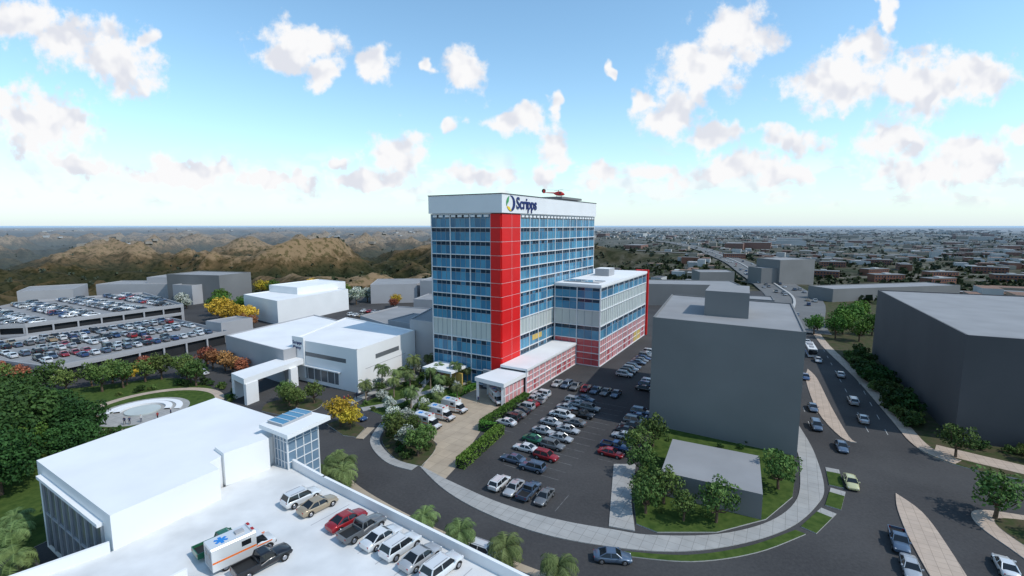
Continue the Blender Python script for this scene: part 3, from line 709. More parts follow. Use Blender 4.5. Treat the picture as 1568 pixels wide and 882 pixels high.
pp=['paint_slate','paint_slate','paint_white','paint_red','paint_green','paint_grey','paint_silver','paint_silver','paint_silver','paint_silver','paint_white','paint_grey','paint_silver','paint_black','paint_silver','paint_grey','paint_black','paint_blue','paint_grey','paint_blue']
for i,(x_,y_) in enumerate([(0.4,83.1),(3.8,80.2),(2.3,87.4),(5.9,84.1),(4.4,91.1),(7.9,88.2),(6.3,95.3),(9.9,91.8),(8.4,99.3),(11.7,95.9),(10.4,103.8),(13.5,99.6),(12.6,108),(15.6,103.6),(14.8,112),(17.6,107.5)]):
    putcar(x_+U(-.25,.25),y_+U(-.25,.25),aNB+random.choice((0,pi)),0,None,pp[i])
for i in (1,3,4): putcar(9.5+i*2.0,101.5+3.5*i-1.8,aNB)
for i in range(9): putcar(-1.3+1.35*i*0.8,99.6+2.35*i*0.93,aNB+pi)
for i in range(9):
    if i not in (2,): putcar(18.2+1.33*i,85.4+2.45*i,aNB+random.choice((0,pi)))
for i in range(7): putcar(12+2.3*i,125.2-1.33*i,aA+pi)
for i in range(11):
    if i!=4: putcar(31.5+1.4*i,133+2.45*i,aNB)
for i in range(3): putcar(34+1.3*i,121+2.4*i,aNB)
for (x_,y_,a,kd,p) in [(12.7,57.0,-0.08,'sedan','paint_slate'),(62.3,88,-2.0,'sedan','paint_slate'),(55.2,75.1,-2.05,'sedan','paint_cream'),(51.2,60,-2.1,'pickup','paint_slate'),(75.8,101.3,1.1,'sedan','paint_silver'),(63.4,97.6,-2.0,'suv','paint_slate'),(69,108,-2.0,'sedan','paint_slate'),(81,112,1.1,'suv','paint_silver'),(92,133,1.1,'sedan','paint_silver'),(48.7,55.0,-2.1,'sedan','paint_silver'),(60.5,55.2,1.0,'sedan','paint_white'),(81,131,-2,'sedan','paint_blue'),(-33.6,102.4,-0.6,'sedan','paint_blue'),(-88,135,-0.5,'sedan','paint_white'),(-3.4,57.8,-0.5,'suv','paint_white'),(95,148,-2,'sedan','paint_silver'),(106,172,1.1,'sedan','paint_white'),(116,200,1.1,'sedan','paint_grey'),(-74,128,-0.5,'sedan','paint_grey')]:
    putcar(x_,y_,a,0,kd,p,'')
for i in range(60):
    k=random.randrange(6,len(fw)-12); a=Vector(fw[k]);b=Vector(fw[k+1]); d=(b-a); t=R(); q=a+d*t; n=Vector((d.y,-d.x)).normalized(); s=random.choice((-1,1)); q=q+n*s*random.choice((3,6.5,10))
    zz=(fz(a.x,a.y)*(1-t)+fz(b.x,b.y)*t)+0.3
    putcar(q.x,q.y,math.atan2(d.y,d.x)+(pi if s<0 else 0),zz+0.02,None,None,'')
cfg=[('suv','paint_white'),('sedan','paint_tan'),('sedan','paint_red'),('pickup','paint_grey'),('sedan','paint_white'),('suv','paint_white'),('sedan','paint_silver'),('suv','paint_white')]
for i,(x_,y_) in enumerate([(-26.1,56.9),(-23.4,55.3),(-18.9,52.3),(-16.6,50.7),(-14.1,49.2),(-11.7,47.6),(-9.3,46),(-6.9,44.4)]): putcar(x_,y_,0.93,8.0,*cfg[i])
putcar(-25.0,45.3,0.9,8.0,'pickup','paint_black')
putcar(-30.6,48.2,0.9,8.0,'pickup','paint_green')
def ambulance():
    mb=MB()
    loft(mb,[(1.0,.4,1.5,.98),(1.6,.4,1.45,.98),(2.2,.42,1.15,.96),(2.9,.45,1.05,.92),(3.05,.55,.9,.8)],'paint_white')
    mb.face([(2.25,-.82,1.18),(2.25,.82,1.18),(1.75,.75,2.0),(1.75,-.75,2.0)],'carglass')
    for s in (-1,1):
        mb.face([(2.2,s*.88,1.2),(1.75,s*.77,1.98),(1.0,s*.9,1.98),(1.0,s*.97,1.2)],'carglass')
    mb.face([(1.75,-.77,2.0),(1.75,.77,2.0),(0.9,.9,2.08),(0.9,-.9,2.08)],'paint_white')
    x0,x1,w,z0,z1=-3.1,1.0,1.12,.5,2.85; c=0.12
    sec=[(-w,z0),(w,z0),(w,z1-c),(w-c,z1),(-w+c,z1),(-w,z1-c)]
    for i in range(6):
        a=sec[i];b=sec[(i+1)%6]; mb.face([(x0,a[0],a[1]),(x0,b[0],b[1]),(x1,b[0],b[1]),(x1,a[0],a[1])],'paint_white')
    mb.face([(x0,a,b) for a,b in sec],'paint_white'); mb.face([(x1,a,b) for a,b in sec],'paint_white')
    for s in (-1,1):
        mb.box(x0+.02,x1-.02,s*(w+.004)-.003,s*(w+.004)+.003,1.3,1.48,'orange'); mb.box(1.05,2.6,s*.985-.01,s*.985+.01,1.0,1.12,'orange')
        mb.box(-.4,.5,s*(w+.005)-.004,s*(w+.005)+.004,1.85,2.4,'carglass')
    mb.box(x0-.012,x0-.002,-.9,-.05,.65,2.5,'ltgray'); mb.box(x0-.012,x0-.002,.05,.9,.65,2.5,'ltgray'); mb.box(x0-.02,x0-.013,-.7,-.2,1.7,2.2,'carglass');mb.box(x0-.02,x0-.013,.2,.7,1.7,2.2,'carglass')
    for k in range(3):
        a=pi*k/3+pi/6; mb.obox((-1.9,0),(math.cos(a),math.sin(a)),(-math.sin(a),math.cos(a)),-.62,.62,-.15,.15,z1+.004+.003*k,z1+.012+.003*k,'starblue')
    mb.box(.7,.98,-.9,.9,z1-.02,z1+.16,'paint_white'); mb.box(.72,.99,-.85,-.3,z1,z1+.17,'tail'); mb.box(.72,.99,.3,.85,z1,z1+.17,'tail')
    mb.box(-.6,.2,-.3,.3,z1,z1+.2,'ltgray')
    mb.box(2.95,3.1,-.8,.8,.5,.75,'plastic')
    wheels(mb,(-1.9,2.25),1.0,.4,.26)
    for s in (-1,1): mb.box(2.98,3.08,s*.7-.12,s*.7+.12,.8,.95,'head')
    return mb.mesh('ambulance')
M['orange']=mat('orange_stripe',(0.75,0.16,0.02),0.4,0,1); M['starblue']=mat('star_blue',(0.02,0.2,0.55),0.4,0,1)
am=ambulance()
for x_,y_,a in ((-17.6,98.2,aNB),(-15.3,102.6,aNB),(-13.0,107,aNB),(-3.6,112.8,aNB-0.7)): place(am,'ambulance',x_,y_,0.01,a)
place(am,'ambulance',-27.8,46.7,8.0,0.85,1.0)
mb=MB()
for z0,z1,k,w in ((.35,1.3,'paint_white',1.25),(1.3,2.35,'carglass',1.23),(2.35,3.0,'paint_white',1.25)): mb.box(-5.8,5.8,-w,w,z0,z1,k)
for i in range(9):
    xx=-5.6+i*1.4
    for s in (-1,1): mb.box(xx-.07,xx+.07,s*1.24-.01,s*1.24+.01,1.3,2.35,'paint_white')
mb.box(-5.5,5.5,-1.27,1.27,.9,1.12,'starblue'); mb.box(-4,-1,-.8,.8,3,3.3,'ltgray'); mb.box(1,3,-.6,.6,3,3.2,'ltgray'); wheels(mb,(-3.6,3.8),1.27,.5)
mb.box(5.75,5.85,-1.1,1.1,1.1,2.7,'carglass')
place(mb.mesh('bus'),'city_bus',98,157,0,-2.0)
mb=MB(); M['helired']=mat('helicopter_red',(0.55,0.02,0.02),0.3,0,1,coat=0.5)
st=[(-2.0,1.6,1.9,.25),(-1.2,1.1,2.3,.75),(0,.8,2.6,.95),(1.2,.8,2.5,.9),(2.1,.95,2.0,.65),(2.6,1.2,1.5,.25)]
loft(mb,st,'helired'); mb.cyl((-1.5,0,1.95),(-6.2,0,2.2),.28,.12,'helired',8); mb.box(-6.5,-5.9,-.04,.04,1.9,3.3,'helired'); mb.box(-5.6,-5.2,-.9,.9,2.1,2.15,'white')
mb.face([(2.45,-.35,1.6),(2.45,.35,1.6),(1.3,.7,2.5),(1.3,-.7,2.5)],'carglass')
for s in (-1,1): 
    mb.box(0.2,1.3,s*.93-.02,s*.93+.02,1.6,2.2,'carglass'); mb.cyl((-1.4,s*1.1,.1),(2.0,s*1.1,.1),.06,.06,'plastic',6)
    for xx in (-.7,1.2): mb.cyl((xx,s*1.1,.1),(xx,s*.6,1.0),.05,.05,'plastic',6)
mb.cyl((0,0,2.6),(0,0,3.2),.12,.1,'plastic',8)
for k in range(4):
    a=pi*k/2+.5; mb.obox((0,0),(math.cos(a),math.sin(a)),(-math.sin(a),math.cos(a)),0,5.2,-.13,.13,3.15,3.19,'plastic')
mb.cyl((-6.3,.08,2.9),(-6.3,.14,2.9),.9,.9,'plastic',10)
p=T(49,7); place(mb.mesh('helicopter'),'helicopter',p[0],p[1],51.3,-.2,0.8)

# ------------------------------------------------------------------ parking garages with roof cars
def inpoly(x,y,pl):
    c=False;n=len(pl)
    for i in range(n):
        a=pl[i];b=pl[(i+1)%n]
        if (a[1]>y)!=(b[1]>y) and x<(b[0]-a[0])*(y-a[1])/(b[1]-a[1])+a[0]: c=not c
    return c
def garage(poly,h,ang):
    g={k:MB() for k in ('slabs','interior','columns','parapet','stall_lines')}
    n=len(poly); ar=sum(poly[i][0]*poly[(i+1)%n][1]-poly[(i+1)%n][0]*poly[i][1] for i in range(n))
    pl=poly if ar>0 else poly[::-1]
    cx=sum(p[0] for p in pl)/n; cy=sum(p[1] for p in pl)/n
    ins=[(p[0]+(cx-p[0])*0.03,p[1]+(cy-p[1])*0.03) for p in pl]
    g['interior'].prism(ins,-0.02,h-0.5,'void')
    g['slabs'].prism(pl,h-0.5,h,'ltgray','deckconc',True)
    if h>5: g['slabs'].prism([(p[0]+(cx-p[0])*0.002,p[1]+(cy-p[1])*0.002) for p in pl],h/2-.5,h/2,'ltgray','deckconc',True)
    for i in range(n):
        a=Vector(pl[i]);b=Vector(pl[(i+1)%n]);d=(b-a);L=d.length;d/=L;nn=Vector((d.y,-d.x))
        g['parapet'].obox(a,d,nn,0,L,-0.25,0.02,h+.001,h+0.9,'ltgray')
        if h>5: g['parapet'].obox(a,d,nn,0,L,-0.25,0.0,h/2+.001,h/2+0.8,'ltgray')
        m=int(L/7)
        for j in range(m+1): g['columns'].obox(a,d,nn,j*L/m*0.98,j*L/m*0.98+.5,-0.45,-0.02,-0.02,h-.5,'ltgray')
    d=Vector((math.cos(ang),math.sin(ang))); nn=Vector((-d.y,d.x))
    v=-70
    rows=[]; 
    while v<70:
        rows+= [(v,0),(v+5.2,pi)]; v+=16
    for v,fl in rows:
        s=-80
        while s<80:
            q=Vector((cx,cy))+d*s+nn*v
            if all(inpoly(q.x+dx,q.y+dy,pl) for dx,dy in ((3,0),(-3,0),(0,3),(0,-3))):
                line(g['stall_lines'],(q.x-d.x*1.35-nn.x*2.4,q.y-d.y*1.35-nn.y*2.4),nn,4.8,0.12,h+.004,'paint')
                if R()<0.86: putcar(q.x,q.y,ang+pi/2+fl,h)
            s+=2.7
    group('parking_garage',g)
garage([(-122,126),(-101,171),(-139,196),(-165,161),(-172,142)],4,aA)
garage([(-170,168),(-144,212),(-190,250),(-222,220),(-206,158)],7,aNB)
for i in range(12): putcar(-75+2.9*i,226-1.4*i,aA)
for i in range(10): putcar(-72+2.9*i,236-1.2*i,aA)

# ------------------------------------------------------------------ vegetation
def leafclump(mb,c,r,n,size,k,tone,flat=0.75):
    for _ in range(n):
        while True:
            p=Vector((U(-1,1),U(-1,1),U(-1,1)))
            if 0.15<p.length<1: break
        p=p.normalized()*(p.length**0.5)
        p=Vector((p.x*r,p.y*r,p.z*r*flat))+c
        nrm=(Vector((U(-1,1),U(-1,1),U(-.3,1)))+ (p-c).normalized()*0.8).normalized()
        a=nrm.orthogonal().normalized(); a.rotate(Matrix.Rotation(U(0,6.28),3,nrm)); b=nrm.cross(a)
        s=size*U(.6,1.3)
        mb.face([p-a*s,p-b*s*.6,p+a*s,p+b*s*.6],k,max(0,min(1,tone+U(-.25,.25))))
def tree_mesh(name,h,r,leaf,seed,clumps=34,per=70,size=0.3,trunk=0.25,low=0.28,flat=0.8,cr=(.22,.38)):
    random.seed(seed); mb=MB()
    th=h*low
    mb.cyl((0,0,-.1),(U(-.1,.1),U(-.1,.1),th),trunk,trunk*.75,'bark',7,False)
    top=Vector((0,0,th)); cz=h*(1+low)/2; rz=h*(1-low)/2
    for i in range(clumps):
        t=2*pi*i*0.618; f=(i+.5)/clumps; z=1-1.85*f; rr=math.sqrt(max(0,1-z*z))*U(.55,1.1)
        if i%4==0: rr*=.5; z*=.55
        c=Vector((math.cos(t)*rr*r*.85,math.sin(t)*rr*r*.85,cz+z*rz*.78+U(-.3,.3)))
        if i%3==0: 
            m=top.lerp(c,.5)+Vector((0,0,-.1*h)); m.z=max(m.z,th*.8)
            mb.cyl(top-Vector((0,0,.1)),m,trunk*.5,trunk*.3,'bark',5,False); mb.cyl(m,c,trunk*.3,trunk*.08,'bark',5,False)
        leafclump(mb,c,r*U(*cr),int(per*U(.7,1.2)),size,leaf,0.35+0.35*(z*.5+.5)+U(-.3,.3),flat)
    me=mb.mesh(name); random.seed(seed+100); return me
TM={}
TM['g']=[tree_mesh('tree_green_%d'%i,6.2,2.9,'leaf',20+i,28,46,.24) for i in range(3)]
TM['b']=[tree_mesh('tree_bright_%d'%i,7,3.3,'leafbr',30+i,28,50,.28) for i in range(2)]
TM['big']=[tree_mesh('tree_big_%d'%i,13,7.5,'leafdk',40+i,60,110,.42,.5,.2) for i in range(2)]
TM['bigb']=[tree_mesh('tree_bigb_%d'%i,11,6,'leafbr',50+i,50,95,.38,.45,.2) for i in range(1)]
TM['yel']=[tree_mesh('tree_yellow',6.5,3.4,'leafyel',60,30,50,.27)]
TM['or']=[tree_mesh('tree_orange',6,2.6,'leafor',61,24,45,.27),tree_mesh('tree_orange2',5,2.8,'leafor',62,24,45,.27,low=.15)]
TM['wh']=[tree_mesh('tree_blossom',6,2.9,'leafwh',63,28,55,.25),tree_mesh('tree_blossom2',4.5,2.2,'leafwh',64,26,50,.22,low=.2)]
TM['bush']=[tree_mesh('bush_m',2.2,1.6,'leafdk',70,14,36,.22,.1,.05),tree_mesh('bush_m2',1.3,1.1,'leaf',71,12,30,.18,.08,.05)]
NM={'g':'broadleaf_tree','b':'broadleaf_tree','big':'large_shade_tree','bigb':'large_shade_tree','yel':'yellow_autumn_tree','or':'orange_autumn_tree','wh':'blossom_tree','bush':'shrub'}
def tree(kind,x,y,s=1.0,z=0.1,i=None):
    l=TM[kind]; me=l[i if i is not None else random.randrange(len(l))]
    return place(me,NM[kind],x,y,z,U(0,6.28),(s*U(.93,1.07),s*U(.93,1.07),s*U(.92,1.08)))
random.seed(5)
for x_,y_,s in ((-91,86,.9),(-84,89,.75),(-98,92,.85),(-105,99,.8),(-88,78,.85),(-112,92,.9),(-118,104,.7),(-80,72,.7),(-78,83,.6),(-95,98,.6)): tree('big',x_,y_,s)
for x_,y_,s in ((-99,84,.85),(-86,81,.7),(-96,77,.8),(-92,93,.7)): tree('bigb',x_,y_,s)
for x_,y_ in ((-52,110),(-49,107),(-54,113),(-47,112)): tree('g',x_,y_,.85)
for x_,y_,s in ((-17.2,85.0,.9),(-16.2,88.6,.75),(-22,90,.85),(-23.8,93.6,.85),(-19.8,93.2,.7)): tree('g',x_,y_,s)
for x_,y_ in ((-25,98),(-22,98),(-20,88)): tree('wh',x_,y_,.7)
for x_,y_,s in ((22.8,84.8,.9),(26.9,88.8,.95),(19.6,67,.85),(23,69.5,.95),(29,64.8,1.0),(42.6,73.7,1.05),(21.8,77.8,.85),(20.2,71.5,.7),(24.5,65.2,.75)): tree('g',x_,y_,s)
for x_,y_,s in ((80.8,84.6,1.0),(69.6,65.8,1.2),(73,60.5,.8),(94,82,.8)): tree('g',x_,y_,s)
for x_,y_,s in ((120,178,1.2),(128,186,1.5),(137,196,1.6),(146,204,1.4),(126,174,1.2),(138,184,1.3),(148,190,1.3),(117,186,1.1),(155,215,1.3)): tree('b',x_,y_,s)
for x_,y_ in ((122,192),(130,204)): tree('wh',x_,y_,1.1)
for i in range(26):
    t=i/25; tree('bush',84.2+t*24+U(-1,1.5),99+t*54+U(-1,1),U(1.2,2.1))
for i in range(22):
    t=i/21; tree('bush',86.5+t*25+U(-1,1.5),100+t*55,U(1.2,2.0))
for i in range(14): tree('bush',89+i*2.6+U(-1,1),87.5-i*1.2+U(-1,1),U(.8,1.3))
for x_,y_ in ((-104,120),(-101,123),(-96,130),(-89,130),(-92,133),(-86,127),(-110,124),(-99,128),(-83,124.5),(-113,120),(-107,127),(-118,122),(-133,124),(-142,127)): tree('g',x_,y_,U(.95,1.2))
for x_,y_ in ((-103,134),(-91,142),(-88,140),(-80,136),(-83.5,138.5),(-76,134)): tree('or',x_,y_,U(.9,1.1),0.1,0)
for x_,y_ in ((-132,126),(-139,129),(-146,128),(-128,123),(-152,131)): tree('or',x_,y_,1.15,0.1,1)
for x_,y_,s in ((-124,206,1.7),(-118,203,1.6),(-113,206,1.4),(-102,125.5,.8),(-36,98.4,.95),(-33.5,97,.7),(-60,250,1.0)): tree('yel',x_,y_,s)
for x_,y_,s in ((-150,292,1.5),(-120,292,1.6)): tree('yel',x_,y_,s,0)
for x_,y_,s in ((-112,201,1),(-107,199,.9),(-60,245,1)): tree('or',x_,y_,s,.1,0)
for x_,y_,s in ((-171,251,1.7),(-165,245,1.3),(-160,273,1.6),(-83,258,1.5),(-88,262,1.3),(-80,268,1.3)): tree('wh',x_,y_,s)
for x_,y_,s in ((-130,215,1.4),(-137,225,1.5),(-143,238,1.3),(-150,250,1.4),(-128,228,1.2),(-92,268,1.4),(-100,275,1.4),(-70,300,1.3),(-140,285,1.4),(-120,280,1.2)): tree('b',x_,y_,s)
for x_,y_,s in ((-36,117,.8),(-34,121,.8),(-31,113,.7),(-28,107,.8),(-20,107,.7),(-18,115,.8),(-27,126,.8),(-26,134,.8),(-14,119,.7)): tree('wh',x_,y_,s,0.1,1)
for x_,y_,s in ((-32,116,.6),(-25,112,.6),(-22,127,.65),(-16,121,.6),(-19,103.5,.55),(-29,129,.7)): tree('g',x_,y_,s)
for i in range(60):
    x_,y_=U(-36,-10),U(102,133)
    if inpoly(x_,y_,grn): tree('bush',x_,y_,U(.5,.9))
for i in range(30): 
    x_,y_=U(-26,-15),U(81,99)
    if inpoly(x_,y_,[(-16.5,82),(-21,85),(-25,92),(-25,98),(-20,96),(-15,89.5)]): tree('bush',x_,y_,U(.4,.7))
for i in range(50):
    x_,y_=U(18,50),U(63,92)
    if inpoly(x_,y_,isl) and not inpoly(x_,y_,[(22,71),(36.5,64),(42.5,77.5),(28,85)]) and R()<.6: tree('bush',x_,y_,U(.35,.6))
for i in range(60):
    a=U(0,6.28); tree('bush',-83+math.cos(a)*U(15.2,17),109+math.sin(a)*U(15.2,17),U(.5,.9))
for i in range(25):
    tree('bush',U(70,110),U(44,60),U(.5,1.0)) 
def palm_mesh(seed,h,nf=30):
    random.seed(seed); mb=MB(); lean=Vector((U(-.4,.4),U(-.4,.4),0)); n=6; pr=Vector((0,0,-.1))
    for i in range(n):
        t=(i+1)/n; q=Vector((lean.x*t*t,lean.y*t*t,h*t)); mb.cyl(pr,q,.26-.1*t+.0,.24-.1*t,'palmbark',8,False); pr=q
    for i in range(nf):
        az=i*2.399; el=U(-.3,1.2); L=U(2.6,3.3); p=pr.copy(); dz=el
        side=Vector((-math.sin(az),math.cos(az),0)); tn=U(.15,.85)
        segs=8
        for s in range(segs):
            d=Vector((math.cos(az)*math.cos(dz),math.sin(az)*math.cos(dz),math.sin(dz))); q=p+d*L/segs
            up=side.cross(d).normalized()
            if up.z<0: up=-up
            mb.face([p-side*.04,p+side*.04,q+side*.03,q-side*.03],'frond',.7)
            if s>0:
                ll=.72*math.sin(pi*(s+.5)/(segs+.6))+.12
                for sg_ in (-1,1):
                    for e in (0,.5):
                        b=p.lerp(q,e); tip=b+side*sg_*ll+d*.35-up*ll*U(.25,.6)
                        mb.face([b,b+d*.17,tip],'frond',max(0,min(1,tn+U(-.2,.2))))
            p=q; dz-=.2+.06*s*.5
    return mb.mesh('palm_%d'%seed)
PM=[palm_mesh(1,5.5),palm_mesh(2,6.5),palm_mesh(3,4.8)]
PS=[palm_mesh(4,2.4,34),palm_mesh(5,3.0,34)]
random.seed(9)
for x_,y_,s in ((-30.4,75.7,.95),(-26.7,72.7,1.05),(-30.9,80.5,.85),(-28.4,77.8,.9),(-12.5,62.5,.95),(-6.5,59,.95),(-.6,55.6,1.0),(5.2,51.8,.95),(-64.1,58,.95),(-59.6,54.6,.95),(-68,62,.9),(-65,66,.85)):
    place(random.choice(PS),'palm_tree',x_,y_,0.1,U(0,6.28),s)
for x_,y_,s in ((-33,120,.95),(-27,131,1.0),(-24,136,.85),(-30,124,.9),(-23,107,.85),(-18,118,.8),(-15,125,.85),(-20,128,.8),(-13,112,.7),(-29,116,.8),(-21,122,.75),(-17,108,.65),(-35,113,.8),(-26,121,.8),(-12,128,.8)):
    place(random.choice(PM),'palm_tree',x_,y_,0.1,U(0,6.28),s)
strip('palm_verge',smooth([(-33,80),(-27,72),(-16,63.8),(-4,56),(6,50),(14,45)]),3.2,0.13,'soil',None,'kerb')
strip('palm_verge_walk',smooth([(-31.4,81.6),(-25,74),(-14.6,65.6),(-2.6,57.8),(7.4,52),(15,47)]),1.2,0.125,'tan',None,'kerb')
def hedge(a,b,w=1.8,h=1.9):
    mb=MB(); a=Vector(a);b=Vector(b);d=b-a;L=d.length;d/=L;n=Vector((-d.y,d.x))
    mb.obox(a,d,n,.1,L-.1,-w/2+.2,w/2-.2,0,h-.2,'void')
    for _ in range(int(L*200)):
        s=U(0,L);o=U(-w/2,w/2);z=U(0,h)
        f=random.randrange(3)
        if f==0: z=h+U(-.15,.08)
        elif f==1: o=w/2*random.choice((-1,1))+U(-.12,.08)
        elif R()<.2: s=random.choice((0,L))+U(-.05,.05)
        else: z=h+U(-.15,.08)
        p=Vector((a.x+d.x*s+n.x*o,a.y+d.y*s+n.y*o,z)); nr=Vector((U(-1,1),U(-1,1),U(0,1))).normalized(); e=nr.orthogonal().normalized();g=nr.cross(e);q=U(.12,.22)
        mb.face([p-e*q,p-g*q*.7,p+e*q,p+g*q*.7],'leafbr',U(.1,.9))
    mb.obj('hedge')
hedge((-9.0,80.5),(-2.4,95.2)); hedge((-6.0,97.3),(3.6,114.2)); hedge((-6.6,97.2),(-3.4,95.4),1.5)
hedge((-16,112),(-9.5,123.5),1.3,1.2)

# people
def person_mesh(shirt,trs,seed):
    bm=bpy.data.meshes.new('pskel')
    V=[(0,0,.95),(0,0,1.2),(0,0,1.42),(0,0,1.52),(0,0,1.66),(.09,0,.9),(.11,.08,.5),(.11,.02,.06),(.12,.16,.03),(-.09,0,.9),(-.11,-.1,.5),(-.11,-.2,.08),(-.12,-.06,.03),(.19,0,1.4),(.25,-.05,1.13),(.24,.06,.88),(-.19,0,1.4),(-.25,.05,1.13),(-.24,.14,.9)]
    E=[(0,1),(1,2),(2,3),(3,4),(0,5),(5,6),(6,7),(7,8),(0,9),(9,10),(10,11),(11,12),(2,13),(13,14),(14,15),(2,16),(16,17),(17,18)]
    Rd=[.15,.14,.15,.06,.11,.09,.065,.05,.04,.09,.065,.05,.04,.06,.048,.035,.06,.048,.035]
    bm.from_pydata(V,E,[]); ob=bpy.data.objects.new('pskel',bm); COL.objects.link(ob)
    ob.modifiers.new('s','SKIN'); 
    for i,r in enumerate(Rd): bm.skin_vertices[0].data[i].radius=(r,r*.8)
    bm.skin_vertices[0].data[0].use_root=True
    sb=ob.modifiers.new('b','SUBSURF'); sb.levels=1
    dg_=bpy.context.evaluated_depsgraph_get(); me=bpy.data.meshes.new_from_object(ob.evaluated_get(dg_)); 
    bpy.data.objects.remove(ob)
    me.materials.clear()
    for k in (shirt,trs,'skin','hair'): me.materials.append(M[k])
    for p in me.polygons:
        z=p.center.z; x=abs(p.center.x)
        p.material_index= 1 if z<.95 and x<.2 else (0 if z<1.46 and not (x>.2 and z<1.0) else 2)
        if z>1.64 or (z>1.56 and p.center.y<-.03): p.material_index=3
        p.use_smooth=True
    return me
M['skin']=mat('skin',(0.4,0.24,0.17),.6,0,1);M['hair']=mat('hair',(0.04,0.025,0.015),.7,0,1)
M['cl1']=mat('cloth_white',(.6,.6,.6),.9,0,1);M['cl2']=mat('cloth_navy',(.03,.04,.1),.9,0,1);M['cl3']=mat('cloth_red',(.35,.04,.04),.9,0,1);M['cl4']=mat('cloth_black',(.02,.02,.02),.9,0,1)
PMs=[person_mesh('cl1','cl2',1),person_mesh('cl3','cl4',2),person_mesh('cl4','cl2',3),person_mesh('cl2','cl4',4)]
random.seed(3)
for x_,y_ in ((-88,99.8),(-89.5,101),(-81,99.3),(-79.5,100.5),(-86,99.2),(-77,102),(-82,99.2),(-75.5,104),(-40,112.5),(-39.3,113.2),(-37.8,115),(-21,104.4),(-22.4,112),(-57,100.5),(-47.8,101),(-24,123),(-8,112)):
    place(random.choice(PMs),'person',x_,y_,0.13,U(0,6.28),1.03)

# ------------------------------------------------------------------ distant city, houses, scrub
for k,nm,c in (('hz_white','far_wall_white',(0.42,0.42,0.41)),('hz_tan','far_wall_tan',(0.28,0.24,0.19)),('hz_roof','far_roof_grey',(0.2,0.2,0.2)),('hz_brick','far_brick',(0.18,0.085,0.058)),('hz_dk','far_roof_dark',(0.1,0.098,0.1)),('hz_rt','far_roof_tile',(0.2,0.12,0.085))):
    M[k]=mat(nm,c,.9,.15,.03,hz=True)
random.seed(11)
def fbox(mb,x,y,L,W,H,ang,side,top):
    z=height(x,y)-2; d=(math.cos(ang),math.sin(ang)); n=(-d[1],d[0])
    c=[]
    for a,b in ((-L/2,-W/2),(L/2,-W/2),(L/2,W/2),(-L/2,W/2)): c.append((x+d[0]*a+n[0]*b,y+d[1]*a+n[1]*b))
    mb.prism(c,z,z+2+H,side,top)
def nearfwy(x,y,m=30):
    if not(60<x<480 and y<2200): return False
    return any((x-p[0])**2+(y-p[1])**2<m*m for p in fw[5:]) or any((x-p[0])**2+(y-p[1])**2<m*m for p in ramp_)
city=MB()
for i in range(3600):
    r=420*math.exp(R()**0.75*2.7); az=math.radians(U(3,58)); x_=r*math.sin(az);y_=r*math.cos(az)
    if nearfwy(x_,y_): continue
    if math.degrees(az)<19 and r<1500 and R()<.85: continue
    if noise.noise(Vector((x_/260,y_/260,3)))<-.16: continue
    s=U(.6,1.2)*(1+r/6000)
    sd=random.choices(['hz_white','hz_tan','hz_brick'],[4,4,2])[0]; tp=random.choices(['hz_roof','hz_dk','hz_white','hz_rt'],[4,3,2,4])[0]
    fbox(city,x_,y_,U(8,18)*s,U(7,12)*s,U(3,5.5)*(1.8 if R()<.06 else 1),aA+random.choice((0,pi/2))+U(-.1,.1),sd,tp)
for i in range(70):
    r=U(900,3600); az=math.radians(U(5,58)); x_=r*math.sin(az);y_=r*math.cos(az)
    if nearfwy(x_,y_,60): continue
    fbox(city,x_,y_,U(30,60),U(20,35),U(6,13),aA+random.choice((0,pi/2)),random.choice(['hz_white','hz_tan','hz_brick']),random.choice(['hz_roof','hz_white']))
city.obj('distant_city_buildings')
hs=MB()
cnt=0; tries=0
while cnt<200 and tries<30000:
    tries+=1
    r=750*math.exp(R()*1.9); az=math.radians(U(-56,6)); x_=r*math.sin(az);y_=r*math.cos(az)
    h,rd=hfull(x_,y_)
    if rd<.68 or noise.noise(Vector((x_/300,y_/300,5)))<.08: continue
    cnt+=1
    s=1+r/6000
    fbox(hs,x_,y_,U(8,14)*s,U(7,10)*s,U(2.5,4),U(0,3.1),random.choice(['hz_white','hz_tan']),random.choice(['hz_roof','hz_rt','hz_dk']))
hs.obj('hillside_houses')
bk=MB(); bk.box(-16,16,-6,6,-2,7.5,'hz_brick'); bk.box(-16.3,16.3,-6.3,6.3,7.5,8.0,'hz_roof')
for i in range(10):
    for s in (-1,1):
        for z in (1.3,4.6): bk.box(-14.8+i*3.1,-13.2+i*3.1,s*6.0-.06,s*6.0+.06,z,z+1.5,'dark')
bk.box(-3,3,-3,3,8.0,9.2,'hz_white'); bkm=bk.mesh('brick_apartment')
for i in range(16):
    cx_,cy_=[(430,420),(395,450),(360,485),(470,480),(425,530),(380,580),(480,400),(345,640),(530,440),(450,600),(530,520),(290,640),(370,720),(330,430),(350,400),(300,470)][i]
    place(bkm,'brick_apartment_building',cx_,cy_,height(cx_,cy_)+.3,(-0.45,-.1,.3,-.6,1.1,-.3)[i%6]+U(-.08,.08),.8)
sm=MB()
